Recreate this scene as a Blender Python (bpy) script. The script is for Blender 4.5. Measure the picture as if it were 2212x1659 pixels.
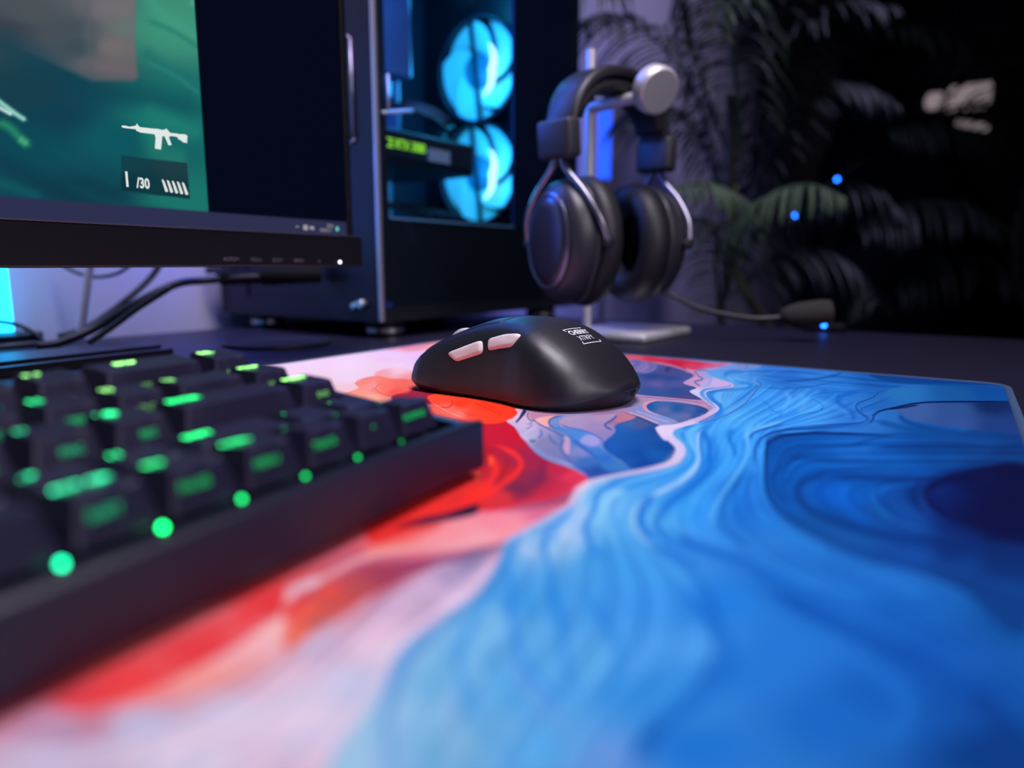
import bpy, bmesh, math, random
import numpy as np
from mathutils import Vector, Matrix
for o in list(bpy.data.objects): bpy.data.objects.remove(o)
SC=bpy.context.scene; COL=SC.collection
NR_=(-0.5270,-0.8499); ALB=1.0; LOGO=(-33.0,-1.0); BLADE=.40; FR=.35; HDX=.0; FANP=.35; BULB=14; FARP=2.2
# ---------------------------------------------------------------- camera
FPX=1545.0; PITCH=math.radians(9.48); CH=0.068
cam=bpy.data.objects.new('camera',bpy.data.cameras.new('camera')); COL.objects.link(cam)
cam.location=(0,0,CH); cam.rotation_euler=(math.pi/2-PITCH,0,0)
cam.data.sensor_width=36.0; cam.data.lens=FPX/2212*36.0
cam.data.clip_start=0.01; cam.data.clip_end=20
cam.data.dof.use_dof=True; cam.data.dof.focus_distance=0.345; cam.data.dof.aperture_fstop=4.3
SC.camera=cam
# ---------------------------------------------------------------- world, exposure
w=bpy.data.worlds.new('world'); SC.world=w; w.use_nodes=True
w.node_tree.nodes['Background'].inputs[0].default_value=(.12,.13,.5,1)
w.node_tree.nodes['Background'].inputs[1].default_value=.035
vs=SC.view_settings; vs.view_transform='Standard'; vs.look='None'; vs.gamma=1; vs.exposure=0; vs.use_curve_mapping=False
# ---------------------------------------------------------------- area lights, including added fill
def area(name,loc,target,size,power,color,shape='DISK',spread=180,size_y=None):
    l=bpy.data.lights.new(name,'AREA'); l.shape=shape; l.size=size; l.energy=power; l.color=color; l.spread=math.radians(spread)
    if size_y: l.size_y=size_y
    o=bpy.data.objects.new(name,l); COL.objects.link(o); o.location=loc
    o.rotation_euler=(Vector(target)-Vector(loc)).to_track_quat('-Z','Y').to_euler(); return o
area('ceiling_light',(.16,.20,1.05),(.05,.34,0),.50,3.5,(.98,.90,1),spread=100)
area('side_fill_light',(.85,-.60,.72),(.05,.34,0),.95,1.15,(1,.92,.98),spread=60)  # added for the soft highlight on the rear of the mouse
area('far_wall_fill',(.75,1.05,1.5),(.26,1.62,.25),.25,FARP*1.0,(.60,.54,1),spread=75)  # added to brighten the wall between case and palm
area('wall_wash_light',(-.15,.35,1.3),(-.45,.95,.1),.25,2.2,(.74,.66,1),spread=70)
area('strip_light_behind_case',(.12,1.12,.25),(.0,1.35,.2),.06,1.6,(.05,.12,1))
# ---------------------------------------------------------------- geometry helpers
F_=Vector((0,math.cos(PITCH),-math.sin(PITCH))); U_=Vector((0,math.sin(PITCH),math.cos(PITCH))); R_=Vector((1,0,0))
CAM=Vector((0,0,CH))
def ray(x,y): return F_+R_*((x-1106)/FPX)+U_*((829.5-y)/FPX)
def at(x,y,Y): d=ray(x,y); return CAM+d*(Y/d.y)          # point seen at (x,y) in the photo, Y metres away
def onz(x,y,z): d=ray(x,y); return CAM+d*((z-CH)/d.z)
def onpl(x,y,P0,n): d=ray(x,y); return CAM+d*(((P0-CAM).dot(n))/d.dot(n))
G=Vector((.579,.8153,0)); W=Vector((-.8153,.579,0)); Z=Vector((0,0,1))
def gw(g,wd,z=0): return G*g+W*wd+Z*z
def frame(o,ex,ey,ez=Z): return Matrix((( ex.x,ey.x,ez.x,o.x),(ex.y,ey.y,ez.y,o.y),(ex.z,ey.z,ez.z,o.z),(0,0,0,1)))
# ---------------------------------------------------------------- object helpers
def tag(o,label=None,cat=None,group=None,kind=None):
    if label: o['label']=label
    if cat: o['category']=cat
    if group: o['group']=group
    if kind: o['kind']=kind
    return o
def empty(name,M,label,cat,group=None):
    o=bpy.data.objects.new(name,None); COL.objects.link(o); o.empty_display_size=.02
    o.matrix_world=M if isinstance(M,Matrix) else Matrix.Translation(M)
    return tag(o,label,cat,group)
def link(name,me,mat=None,parent=None,M=None,smooth=False,label=None):
    if mat is not None and not me.materials: me.materials.append(mat)
    if smooth: me.polygons.foreach_set('use_smooth',[True]*len(me.polygons))
    o=bpy.data.objects.new(name,me); COL.objects.link(o)
    if parent: o.parent=parent
    if M is not None: o.matrix_local=M
    if label: o['label']=label
    return o
def obj(name,bm,mat=None,parent=None,M=None,smooth=False,label=None,auto=None):
    bmesh.ops.recalc_face_normals(bm,faces=bm.faces)
    me=bpy.data.meshes.new(name); bm.to_mesh(me); bm.free()
    if smooth: me.polygons.foreach_set('use_smooth',[True]*len(me.polygons))
    if auto: me.polygons.foreach_set('use_smooth',[True]*len(me.polygons)); me.set_sharp_from_angle(angle=math.radians(auto))
    return link(name,me,mat,parent,M,False,label)
def box(bm,lo,hi,M=None,bev=0,seg=2):
    vs=[bm.verts.new((x,y,z)) for x in (lo[0],hi[0]) for y in (lo[1],hi[1]) for z in (lo[2],hi[2])]
    fs=[bm.faces.new([vs[i] for i in f]) for f in ((0,1,3,2),(4,6,7,5),(0,4,5,1),(2,3,7,6),(0,2,6,4),(1,5,7,3))]
    if bev:
        es=list({e for f in fs for e in f.edges})
        r=bmesh.ops.bevel(bm,geom=es,offset=bev,segments=seg,profile=.5,affect='EDGES')
        vs=list({v for f in r['faces'] for v in f.verts}|{v for v in vs if v.is_valid})
    if M is not None: bmesh.ops.transform(bm,matrix=M,verts=[v for v in vs if v.is_valid])
    return vs
def B(lo,hi,bev=0,seg=2,M=None):
    bm=bmesh.new(); box(bm,lo,hi,M,bev,seg); return bm
def tube(bm,pts,r,n=8,caps=True,closed=False,flat=None):
    pts=[Vector(p) for p in pts]; rs=r if isinstance(r,(list,tuple)) else [r]*len(pts); rings=[];up=None
    m=len(pts)
    for i,p in enumerate(pts):
        a=pts[(i-1)%m] if (closed or i>0) else p; b=pts[(i+1)%m] if (closed or i<m-1) else p
        t=(b-a).normalized()
        if up is None: up=Vector((0,0,1)) if abs(t.z)<.9 else Vector((1,0,0))
        s=t.cross(up).normalized(); up=s.cross(t).normalized()
        rings.append([bm.verts.new(p+(s*math.cos(2*math.pi*k/n)*(flat or 1)+up*math.sin(2*math.pi*k/n))*rs[i]) for k in range(n)])
    rng=range(m) if closed else range(m-1)
    for i in rng:
        a,b=rings[i],rings[(i+1)%m]
        for k in range(n): bm.faces.new((a[k],a[(k+1)%n],b[(k+1)%n],b[k]))
    if caps and not closed: bm.faces.new(rings[0]); bm.faces.new(rings[-1][::-1])
def T(pts,r,n=8,**k):
    bm=bmesh.new(); tube(bm,pts,r,n,**k); return bm
def lathe(bm,prof,n=32,M=None,sx=1,sy=1):
    rings=[]
    for (r,z) in prof:
        if r<1e-6: rings.append([bm.verts.new((0,0,z))])
        else: rings.append([bm.verts.new((r*sx*math.cos(2*math.pi*k/n),r*sy*math.sin(2*math.pi*k/n),z)) for k in range(n)])
    for a,b in zip(rings,rings[1:]):
        for k in range(n):
            k2=(k+1)%n
            if len(a)==1 and len(b)==1: continue
            if len(a)==1: bm.faces.new((a[0],b[k],b[k2]))
            elif len(b)==1: bm.faces.new((a[k],a[k2],b[0]))
            else: bm.faces.new((a[k],a[k2],b[k2],b[k]))
    if M is not None: bmesh.ops.transform(bm,matrix=M,verts=[v for r in rings for v in r])
def Lm(prof,n=32,M=None,sx=1,sy=1):
    bm=bmesh.new(); lathe(bm,prof,n,M,sx,sy); return bm
def spline(P,n=8):
    P=[Vector(p) for p in P]; Q=[2*P[0]-P[1]]+P+[2*P[-1]-P[-2]]; out=[]
    for i in range(len(P)-1):
        a,b,c,d=Q[i:i+4]
        for k in range(n):
            t=k/n; out.append(.5*((2*b)+(c-a)*t+(2*a-5*b+4*c-d)*t*t+(3*b-a-3*c+d)*t**3))
    return out+[P[-1]]
def poly(bm,pts,th,M=None):
    """flat polygon (x,y) extruded to thickness th along z"""
    a=[bm.verts.new((p[0],p[1],0)) for p in pts]; b=[bm.verts.new((p[0],p[1],th)) for p in pts]; n=len(pts)
    bm.faces.new(a[::-1]); bm.faces.new(b)
    for i in range(n): bm.faces.new((a[i],a[(i+1)%n],b[(i+1)%n],b[i]))
    if M is not None: bmesh.ops.transform(bm,matrix=M,verts=a+b)
# ---------------------------------------------------------------- materials
def mat(name,col,rough=.5,metal=0,spec=.5,em=None,es=0,noise=None,bump=0,bscale=400,sheen=0,coat=0,alpha=None):
    m=bpy.data.materials.new(name); m.use_nodes=True; nt=m.node_tree; b=nt.nodes['Principled BSDF']
    b.inputs['Base Color'].default_value=(*col,1); b.inputs['Roughness'].default_value=rough
    b.inputs['Metallic'].default_value=metal; b.inputs['Specular IOR Level'].default_value=spec
    if sheen: b.inputs['Sheen Weight'].default_value=sheen
    if coat: b.inputs['Coat Weight'].default_value=coat
    if em: b.inputs['Emission Color'].default_value=(*em,1); b.inputs['Emission Strength'].default_value=es
    if noise or bump:
        tc=nt.nodes.new('ShaderNodeTexCoord'); nz=nt.nodes.new('ShaderNodeTexNoise'); nz.inputs['Scale'].default_value=bscale; nz.inputs['Detail'].default_value=3
        nt.links.new(tc.outputs['Object'],nz.inputs['Vector'])
        if noise:
            mx=nt.nodes.new('ShaderNodeMix'); mx.data_type='RGBA'; mx.inputs[6].default_value=(*col,1); mx.inputs[7].default_value=(*noise,1)
            nt.links.new(nz.outputs['Fac'],mx.inputs[0]); nt.links.new(mx.outputs[2],b.inputs['Base Color'])
        if bump:
            bp=nt.nodes.new('ShaderNodeBump'); bp.inputs['Strength'].default_value=bump; bp.inputs['Distance'].default_value=.0005
            nt.links.new(nz.outputs['Fac'],bp.inputs['Height']); nt.links.new(bp.outputs['Normal'],b.inputs['Normal'])
    return m
def emis(name,col,s):
    m=bpy.data.materials.new(name); m.use_nodes=True; nt=m.node_tree; nt.nodes.remove(nt.nodes['Principled BSDF'])
    e=nt.nodes.new('ShaderNodeEmission'); e.inputs[0].default_value=(*col,1); e.inputs[1].default_value=s
    nt.links.new(e.outputs[0],nt.nodes['Material Output'].inputs[0]); return m
def attr_mat(name,emit=0,rough=.8):
    m=bpy.data.materials.new(name); m.use_nodes=True; nt=m.node_tree; b=nt.nodes['Principled BSDF']
    a=nt.nodes.new('ShaderNodeAttribute'); a.attribute_name='print'
    if emit:
        b.inputs['Base Color'].default_value=(.0005,.0005,.0005,1); nt.links.new(a.outputs['Color'],b.inputs['Emission Color']); b.inputs['Emission Strength'].default_value=emit
        b.inputs['Roughness'].default_value=.5; b.inputs['Specular IOR Level'].default_value=.03
    else:
        nt.links.new(a.outputs['Color'],b.inputs['Base Color']); b.inputs['Roughness'].default_value=rough; b.inputs['Specular IOR Level'].default_value=.06
        tc=nt.nodes.new('ShaderNodeTexCoord'); nz=nt.nodes.new('ShaderNodeTexNoise'); nz.inputs['Scale'].default_value=2600; nz.inputs['Detail'].default_value=1
        bp=nt.nodes.new('ShaderNodeBump'); bp.inputs['Strength'].default_value=.25; bp.inputs['Distance'].default_value=.0003
        nt.links.new(tc.outputs['Object'],nz.inputs['Vector']); nt.links.new(nz.outputs['Fac'],bp.inputs['Height']); nt.links.new(bp.outputs['Normal'],b.inputs['Normal'])
    return m
def glass(name,tint,gl=.08):
    m=bpy.data.materials.new(name); m.use_nodes=True; nt=m.node_tree; nt.nodes.remove(nt.nodes['Principled BSDF'])
    t=nt.nodes.new('ShaderNodeBsdfTransparent'); t.inputs[0].default_value=(*tint,1)
    g=nt.nodes.new('ShaderNodeBsdfGlossy'); g.inputs['Roughness'].default_value=.05; g.inputs[0].default_value=(.8,.8,.8,1)
    fr=nt.nodes.new('ShaderNodeMath'); fr.operation='MULTIPLY_ADD'; lw=nt.nodes.new('ShaderNodeLayerWeight'); lw.inputs[0].default_value=.5; pw=nt.nodes.new('ShaderNodeMath'); pw.operation='POWER'; pw.inputs[1].default_value=4; nt.links.new(lw.outputs['Facing'],pw.inputs[0]); nt.links.new(pw.outputs[0],fr.inputs[0]); fr.inputs[1].default_value=.5; fr.inputs[2].default_value=.025; mx=nt.nodes.new('ShaderNodeMixShader')
    nt.links.new(fr.outputs[0],mx.inputs[0]); nt.links.new(t.outputs[0],mx.inputs[1]); nt.links.new(g.outputs[0],mx.inputs[2])
    nt.links.new(mx.outputs[0],nt.nodes['Material Output'].inputs[0]); return m
_txt={}
def text_mesh(s,size=1.0,bold=0.0):
    k=(s,bold)
    if k not in _txt:
        cu=bpy.data.curves.new('t','FONT'); cu.body=s; cu.size=1; cu.align_x='CENTER'; cu.align_y='CENTER'; cu.offset=bold; cu.resolution_u=3
        o=bpy.data.objects.new('t',cu); COL.objects.link(o); bpy.context.view_layer.update()
        me=bpy.data.meshes.new_from_object(o.evaluated_get(bpy.context.evaluated_depsgraph_get())); bpy.data.objects.remove(o)
        _txt[k]=me
    me=_txt[k].copy(); me.transform(Matrix.Scale(size,4)); me.name='legend'; return me
def lin(c):
    c=np.asarray(c,float)/255.; return np.where(c<=.04045,c/12.92,((c+.055)/1.055)**2.4)
def grid_mesh(name,P,faces_mask=None,cols=None):
    """P: (n,m,3) array of points -> quad grid with a colour attribute 'print'"""
    n,m=P.shape[:2]; me=bpy.data.meshes.new(name); me.vertices.add(n*m); me.vertices.foreach_set('co',P.reshape(-1).astype(np.float32))
    i,j=np.meshgrid(np.arange(n-1),np.arange(m-1),indexing='ij'); a=(i*m+j).ravel(); q=np.stack([a,a+1,a+m+1,a+m],1)
    if faces_mask is not None: q=q[faces_mask.ravel()]
    me.loops.add(q.size); me.loops.foreach_set('vertex_index',q.ravel().astype(np.int32))
    me.polygons.add(len(q)); me.polygons.foreach_set('loop_start',np.arange(0,q.size,4,dtype=np.int32))
    if cols is not None:
        at_=me.color_attributes.new('print','FLOAT_COLOR','POINT')
        at_.data.foreach_set('color',np.concatenate([cols.reshape(-1,3),np.ones((n*m,1))],1).ravel().astype(np.float32))
    me.update(calc_edges=True); me.validate(); return me
def chart(P):
    """where a point of the print lies on the traced drawing of it"""
    v=P-np.array([0,0,CH]); cp,sp=math.cos(PITCH),math.sin(PITCH)
    w=np.maximum(v[...,1]*cp-v[...,2]*sp,.03)
    return 1106+FPX*v[...,0]/w, 829.5-FPX*(v[...,1]*sp+v[...,2]*cp)/w
# ================================================================ ROOM
m_wall=mat('wall_paint',(.52,.50,.56),.85,noise=(.48,.46,.53),bscale=8)
m_dark=mat('shaded_wall_paint',(.05,.05,.06),.9,noise=(.04,.04,.05),bscale=6)  # walls and ceiling away from the desk: light falloff put into the colour
m_floor=mat('floor_wood',(.06,.045,.035),.6,noise=(.04,.03,.025),bscale=12)
m_desk=mat('desk_laminate',(.011,.010,.026),.45,noise=(.014,.013,.032),bscale=30,bump=.15,spec=.35)
GW=frame(Vector((0,0,0)),G,W)            # x = along the desk away from the seat's right, y = towards the monitor wall
def st(name,lo,hi,m,bev=0):
    o=obj(name,B(lo,hi,bev,M=GW),m); o['kind']='structure'; return o
WY=.735
st('floor',(-2,-2.6,-.80),(3.5,.75,-.74),m_floor)
st('ceiling',(-2,-2.6,1.8),(3.5,.75,1.86),m_dark)
st('wall_left',(-2,WY,-.74),(3.5,WY+.06,1.8),m_wall)
st('wall_back',(3.44,-2.6,-.74),(3.5,WY,1.8),m_dark)
st('wall_right',(-2,-2.66,-.74),(3.5,-2.6,1.8),m_dark)
st('wall_front',(-2.06,-2.6,-.74),(-2,WY,1.8),m_dark)
st('baseboard_left',(-2,WY-.012,-.74),(3.44,WY,-.66),mat('baseboard_paint',(.4,.39,.43),.5))
dk=empty('desk',Matrix.Translation(Vector((0,0,-.74))),'wide black laminate desk under the keyboard, computer case and headset stand','desk')
def gwM(o): o.parent=dk; o.matrix_parent_inverse=Matrix.Translation(Vector((0,0,.74))); return o
gwM(obj('desk_top',B((-.75,-.14,-.026),(.807,.7042,0),.002,M=GW),m_desk))
m_steel=mat('black_steel',(.02,.02,.024),.45,.6)
for x,y in ((-.69,-.08),(-.69,.64),(.74,-.08),(.74,.64)):
    gwM(obj('leg',B((x-.025,y-.025,-.74),(x+.025,y+.025,-.026),.003,M=GW),m_steel))
# ================================================================ MOUSE PAD
# ---- pad print: traced swirl curves ----
CR={'p':(0,0,1),'1':(1040,840,4.424),'2':(1300,750,5.53),'3':(1600,770,3.614),'4':(1300,900,3.687),'5':(1612,1000,3.687),
 '6':(800,900,3.687),'A':(500,1050,2.765),'B':(0,1260,2.765),'C':(700,1260,2.765),'D':(1400,1260,2.724),'E':(560,720,3.687)}
def crom(P,n=6,closed=False):
    P=np.asarray(P,float);m=len(P)
    if closed: Q=np.vstack([P[-1],P,P[0],P[1]]);k=m
    else: Q=np.vstack([2*P[0]-P[1],P,2*P[-1]-P[-2]]);k=m-1
    out=[]
    for i in range(k):
        a,b,c,d=Q[i:i+4]
        for t in np.arange(n)/n:
            out.append(.5*((2*b)+(c-a)*t+(2*a-5*b+4*c-d)*t*t+(3*b-a-3*c+d)*t**3))
    if not closed: out.append(P[-1])
    return np.array(out)
def cv(c,pts):
    ox,oy,s=CR[c];return [(ox+p[0]/s,oy+p[1]/s)+tuple(p[2:]) for p in pts]
OPS=[]
def S(c,pts,col,w=2.,soft=None,a=1.):
    """stroke: pts (x,y[,w]) in crop c; w = half width in chart units"""
    q=[tuple(p[:2])+((p[2] if len(p)>2 else w),) for p in cv(c,pts)]
    OPS.append(('s',crom(q,5),col,w,soft if soft is not None else max(1.5,w*.9),a))
def P(c,pts,col,soft=2.,a=1.,pw=3.,st=6):
    """filled region; col = one colour or [(x,y,(r,g,b)),...] in crop c"""
    q=[p[:2] for p in cv(c,pts)]
    if isinstance(col,list): col=[(cv(c,[(x,y)])[0],k) for x,y,k in col]
    OPS.append(('p',crom(q,5,True) if st>1 else np.array(q,float),col,soft,a,pw))
def idw(X,Y,sm,pw):
    W=0;C=0
    for (p,k) in sm:
        d=((X-p[0])**2+(2.0*(Y-p[1]))**2+60.)**(-pw/2)
        W=W+d;C=C+d[:,None]*np.array(k,float)[None]
    return C/W[:,None]
def segd(X,Y,Q,tap=None):
    best=np.full(X.shape,1e9);n_=len(Q)-1
    for i in range(len(Q)-1):
        x0,y0=Q[i][:2];x1,y1=Q[i+1][:2];dx=x1-x0;dy=y1-y0;L=dx*dx+dy*dy+1e-9
        t=np.clip(((X-x0)*dx+(Y-y0)*dy)/L,0,1);d=np.hypot(X-x0-t*dx,Y-y0-t*dy)
        if Q.shape[1]>2:
            w=Q[i][2]+(Q[i+1][2]-Q[i][2])*t;d=d-w
        m=d<best;best[m]=d[m]
        if tap is not None: u=(i+t[m])/n_; tap[m]=np.clip(np.minimum(u,1-u)/.14,0,1)
    return best
def inside(X,Y,Q):
    r=np.zeros(X.shape,bool);n=len(Q)
    for i in range(n):
        x0,y0=Q[i];x1,y1=Q[(i+1)%n]
        if y0==y1: continue
        c=((y0>Y)!=(y1>Y))&(X<(x1-x0)*(Y-y0)/(y1-y0)+x0);r^=c
    return r
BASE=[]
def paint(X,Y):
    shp=X.shape;X=X.ravel();Y=Y.ravel()
    C=idw(X,Y,BASE,3.)
    for o in OPS:
        Q=o[1];m=(o[4] if o[0]=='s' else o[3])+ (Q[:,2].max() if o[0]=='s' else 0)+1
        ii=np.nonzero((X>Q[:,0].min()-m)&(X<Q[:,0].max()+m)&(Y>Q[:,1].min()-m)&(Y<Q[:,1].max()+m))[0]
        if not len(ii): continue
        x=X[ii];y=Y[ii]
        if o[0]=='s':
            _,Q,col,w,soft,a=o
            tp=np.ones(x.shape);d=segd(x,y,Q,tp);al=np.clip(.5-(d+w*.8*(1-tp))/soft,0,1);al=al*al*(3-2*al)*a*(.15+.85*tp)
            cc=C[ii]*np.array([col**2.4,col**1.35,col**.8])[None] if isinstance(col,float) else np.array(col,float)[None]
            if isinstance(col,float): al=np.clip(.5-d/soft,0,1)*a
        else:
            _,Q,col,soft,a,pw=o
            d=segd(x,y,np.vstack([Q,Q[:1]]));d[inside(x,y,Q)]*=-1
            al=np.clip(.5-d/soft,0,1);al=al*al*(3-2*al)*a
            cc=idw(x,y,col,pw) if isinstance(col,list) else np.array(col,float)[None]
        C[ii]+=(cc-C[ii])*al[:,None]
    return np.clip(C,0,255).reshape(shp+(3,))

_b="""1560 830 90 160 215|1640 860 60 150 225|1700 900 55 148 228|1560 900 80 170 230|1480 960 85 170 225|1700 815 40 110 190|1800 850 40 120 200|1900 820 25 90 165|2050 820 15 75 145|1750 880 65 155 225|1850 900 40 110 190|1950 870 38 105 172|2100 850 20 75 140|1600 950 48 145 225|1550 1000 45 142 224|1600 1050 35 120 205|1640 1110 30 108 195|1500 1100 45 145 225|1400 1120 90 175 225|1300 1100 120 190 230|1300 1200 60 150 215|1215 1180 140 190 225|1150 1300 62 150 218|1050 1350 112 182 224|950 1450 112 182 220|850 1550 140 195 225|1000 1600 115 180 215|1120 1480 88 170 225|1200 1620 82 168 226|1260 1420 85 165 222|1400 1300 58 145 222|1480 1400 72 155 225|1560 1300 36 125 212|1600 1450 36 120 205|1500 1620 32 118 203|1700 1400 36 120 205|1800 1550 28 105 190|1900 1500 24 95 180|2000 1400 20 85 170|2100 1500 20 80 160|2150 1630 12 60 130|2200 1340 17 80 150|1700 1250 35 115 195|1800 1300 28 105 190|1950 1330 24 95 178|1850 1200 26 95 175|2000 950 15 75 150|1350 1230 60 150 220|1400 1240 60 150 220|1420 1500 50 140 215|750 1650 140 185 225|1290 1640 100 150 215|2090 1040 15 50 120|-300 770 226 206 222|60 775 228 208 222|330 785 230 210 222|-1200 800 214 150 170|-2500 900 196 60 72|-1500 1400 205 190 215|-500 1100 200 60 70|1060 742 232 170 180|1160 745 196 168 200|1260 752 178 150 190"""
for t in _b.split('|'):
    v=list(map(float,t.split()));BASE.append(((v[0],v[1]),v[2:]))
LB=(150,205,235);MB=(80,165,225);DB=(22,95,180);NB=(14,42,100);WH=(214,204,228);PK=(205,165,190)
def resamp(G,n=44):
    Q=crom(np.array(G,float),6); L=np.r_[0,np.cumsum(np.hypot(*np.diff(Q,axis=0).T))]; u=np.linspace(0,L[-1],n)
    return np.stack([np.interp(u,L,Q[:,0]),np.interp(u,L,Q[:,1])],1)
def flow(Ga,Gb,n,amp,seed,wf=.5):
    """n streamlines between two guide curves, each a little lighter or darker than the paint under it"""
    A=resamp(Ga);B=resamp(Gb);r=np.random.RandomState(seed);gap=np.hypot(*(A-B).T)
    for k in range(n):
        t=(k+r.uniform(.2,.8))/n; wig=(r.uniform(-1,1)*np.sin(np.linspace(0,r.uniform(3,7),44)+r.uniform(0,6))*.35/n)[:,None]
        Q=A*(1-t-wig)+B*(t+wig); w=np.clip(gap/n*wf*r.uniform(.25,1.0),.5,26); f=float(1+amp*r.uniform(.5,1.2)*(1 if k%2 else -1))
        OPS.append(('s',np.column_stack([Q,w*.4]),f,float(w.mean()*.4),float(max(1.6,np.median(w)*1.3)),1.))
GD0=[(1560,830),(1530,860),(1548,880),(1530,900),(1470,925),(1455,942),(1475,960),(1478,985),(1450,1008),(1380,1025),(1300,1042),(1262,1062),(1240,1092),(1180,1130),(1120,1162),(1090,1195),(1055,1255),(960,1340),(880,1400),(845,1460),(800,1560),(720,1659)]
GD1=[(1640,830),(1600,860),(1560,885),(1520,915),(1509,945),(1509,975),(1507,1000),(1495,1020),(1468,1041),(1435,1057),(1403,1074),(1381,1093),(1369,1113),(1370,1135),(1384,1155),(1425,1188),(1490,1225),(1545,1285),(1567,1350),(1562,1430),(1500,1510),(1410,1580),(1385,1659)]
GD2=[(1790,845),(1740,880),(1680,905),(1625,925),(1612,942),(1616,965),(1609,992),(1593,1019),(1571,1052),(1552,1079),(1539,1106),(1536,1133),(1552,1160),(1590,1187),(1640,1213),(1730,1268),(1860,1342),(2000,1420),(2120,1500),(2240,1600)]
GD3=[(1900,905),(1800,915),(1700,930),(1668,945),(1655,970),(1652,1000),(1653,1030),(1658,1060),(1668,1085),(1690,1113),(1723,1144),(1783,1172),(1850,1202),(1920,1232),(2000,1268),(2100,1320),(2240,1405)]
GD4=[(1385,1700),(1400,1590),(1500,1520),(1570,1440),(1575,1350),(1550,1280),(1490,1222)]
flow(GD0,GD1,15,.11,3); flow(GD1[:16]+[(1560,1250),(1700,1330),(1900,1430),(2100,1580),(2240,1700)],GD2,11,.12,5); flow(GD2,GD3,10,.12,8)
flow([(1640,815),(1700,830),(1790,845),(1880,850),(1990,848),(2180,850)],[(1590,800),(1700,795),(1850,808),(1960,822),(2180,838)],6,.12,9)
# blue streamlines (light / dark) upper centre
S('4',[(1500,10),(1300,60),(1180,90),(1150,150),(1165,230),(1140,340),(1080,440),(1000,560),(930,660),(880,760),(870,860),(930,960)],(100,185,238),5,9,.75)
S('4',[(1300,10),(1050,60),(960,100),(960,180),(1000,280),(990,400),(880,500),(780,600),(700,700),(600,800),(560,860)],(70,165,232),14,22,.6)
S('4',[(980,0),(870,60),(800,110),(850,200),(860,320),(850,420),(760,520),(640,610),(520,700),(470,780),(440,860),(500,960),(640,1060),(800,1106)],(20,105,200),7,16,.8)
S('4',[(920,120),(900,200),(920,300),(900,420),(840,480),(700,590),(560,720)],(25,115,208),4,9,.5)
S('4',[(1060,90),(1010,150),(1050,250),(1070,330)],(20,100,190),4,9,.6)
S('4',[(1180,380),(1100,500),(1000,620),(960,720),(950,820),(980,900),(1100,1000),(1260,1080)],(18,85,165),4,14,.8)
S('4',[(1240,420),(1180,520),(1160,600),(1180,680)],(22,90,175),3,9,.5)
S('4',[(1200,700),(1300,820),(1500,950),(1700,1040),(1800,1106)],(45,135,215),14,22,.6)
S('4',[(1160,600),(1100,700),(1090,780),(1130,880)],(25,105,195),10,20,.5)
S('4',[(800,760),(760,840),(820,920),(930,980),(1100,1060)],(55,150,228),12,20,.5)
S('4',[(530,850),(560,920),(700,1020),(900,1100)],(60,150,225),10,18,.6)
# dark swirl region right
P('4',[(3400,150),(2700,165),(2200,145),(1700,132),(1440,155),(1340,190),(1305,250),(1300,350),(1297,480),(1305,590),(1345,680),(1440,790),(1600,900),(1780,990),(1950,1060),(2300,1180),(2600,1270),(2900,1400),(3380,1700)],
 [(1500,250,(12,80,160)),(1400,420,(14,85,165)),(1700,400,(14,90,175)),(2000,290,(22,95,180)),(2300,400,(16,85,165)),(2700,350,(14,70,140)),(3000,250,(18,65,130)),(3200,300,(16,55,115)),(1900,600,(18,95,190)),(2100,560,(15,88,172)),(2250,800,(18,80,155)),(1500,700,(18,85,165)),(1650,860,(20,80,150)),(2000,980,(22,82,155)),(2500,1100,(20,72,150)),(2400,850,(20,72,150)),(2600,620,(15,50,115)),(2900,520,(10,22,70)),(3200,600,(10,18,58)),(3200,900,(12,22,68)),(2900,800,(12,28,85)),(2800,1050,(15,45,110)),(3200,1150,(14,45,105)),(3200,1400,(16,62,130)),(2850,1200,(18,62,130)),(2500,450,(14,80,160))],10,1,3.5)
S('4',[(2300,150),(2200,145),(1700,132),(1440,155),(1345,195),(1312,250),(1303,350),(1302,480),(1310,590),(1350,680),(1440,785),(1600,900)],(8,38,100),2.6,6,.95)
S('4',[(1400,720),(1500,830),(1650,930),(1850,1030),(2100,1110),(2400,1200)],(16,60,130),8,30,.6)
S('5',[(1250,0),(700,70),(560,105),(470,140),(420,190),(415,260),(480,350),(600,420),(800,500),(1000,560),(1300,620),(1700,680),(2212,790)],(12,48,115),6,18,.8)
S('5',[(560,105),(900,110),(1200,122),(1450,115),(1700,60),(2000,15)],(12,52,120),5,12,.8)
P('5',[(2140,0),(1900,25),(1650,90),(1480,150),(1435,230),(1470,330),(1600,420),(1800,520),(2000,570),(2300,620),(2300,100)],[(1550,250,(13,30,90)),(1900,150,(10,20,65)),(2000,350,(10,18,60)),(2100,60,(14,16,55))],10,.9)
S('5',[(1800,50),(1560,130),(1440,210),(1440,290),(1510,370),(1650,450)],(8,16,58),5,10,.8)
S('5',[(1700,100),(1450,140),(1340,200),(1330,290),(1420,390),(1600,500),(1900,600)],(12,35,100),5,14,.7)
S('5',[(1500,140),(1150,150),(1040,210),(1060,290),(1160,400),(1250,520)],(13,50,120),3,9,.6)
S('5',[(1250,180),(1200,240),(1260,340),(1350,420)],(20,75,150),9,18,.5)
S('5',[(330,20),(230,70),(210,150),(250,260),(330,340)],(12,60,130),3,8,.7)
S('5',[(370,120),(300,160),(310,250),(380,330)],(13,55,125),3,9,.5)
S('5',[(560,190),(640,260),(760,330),(900,420),(1000,500)],(16,90,190),16,30,.5)
S('4',[(2212,180),(2000,230),(1700,250),(1500,310),(1420,380),(1380,460),(1360,520)],(12,62,135),3,8,.6)
S('4',[(1480,320),(1600,330),(1900,345),(2200,340)],(10,58,130),4,9,.6)
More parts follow.
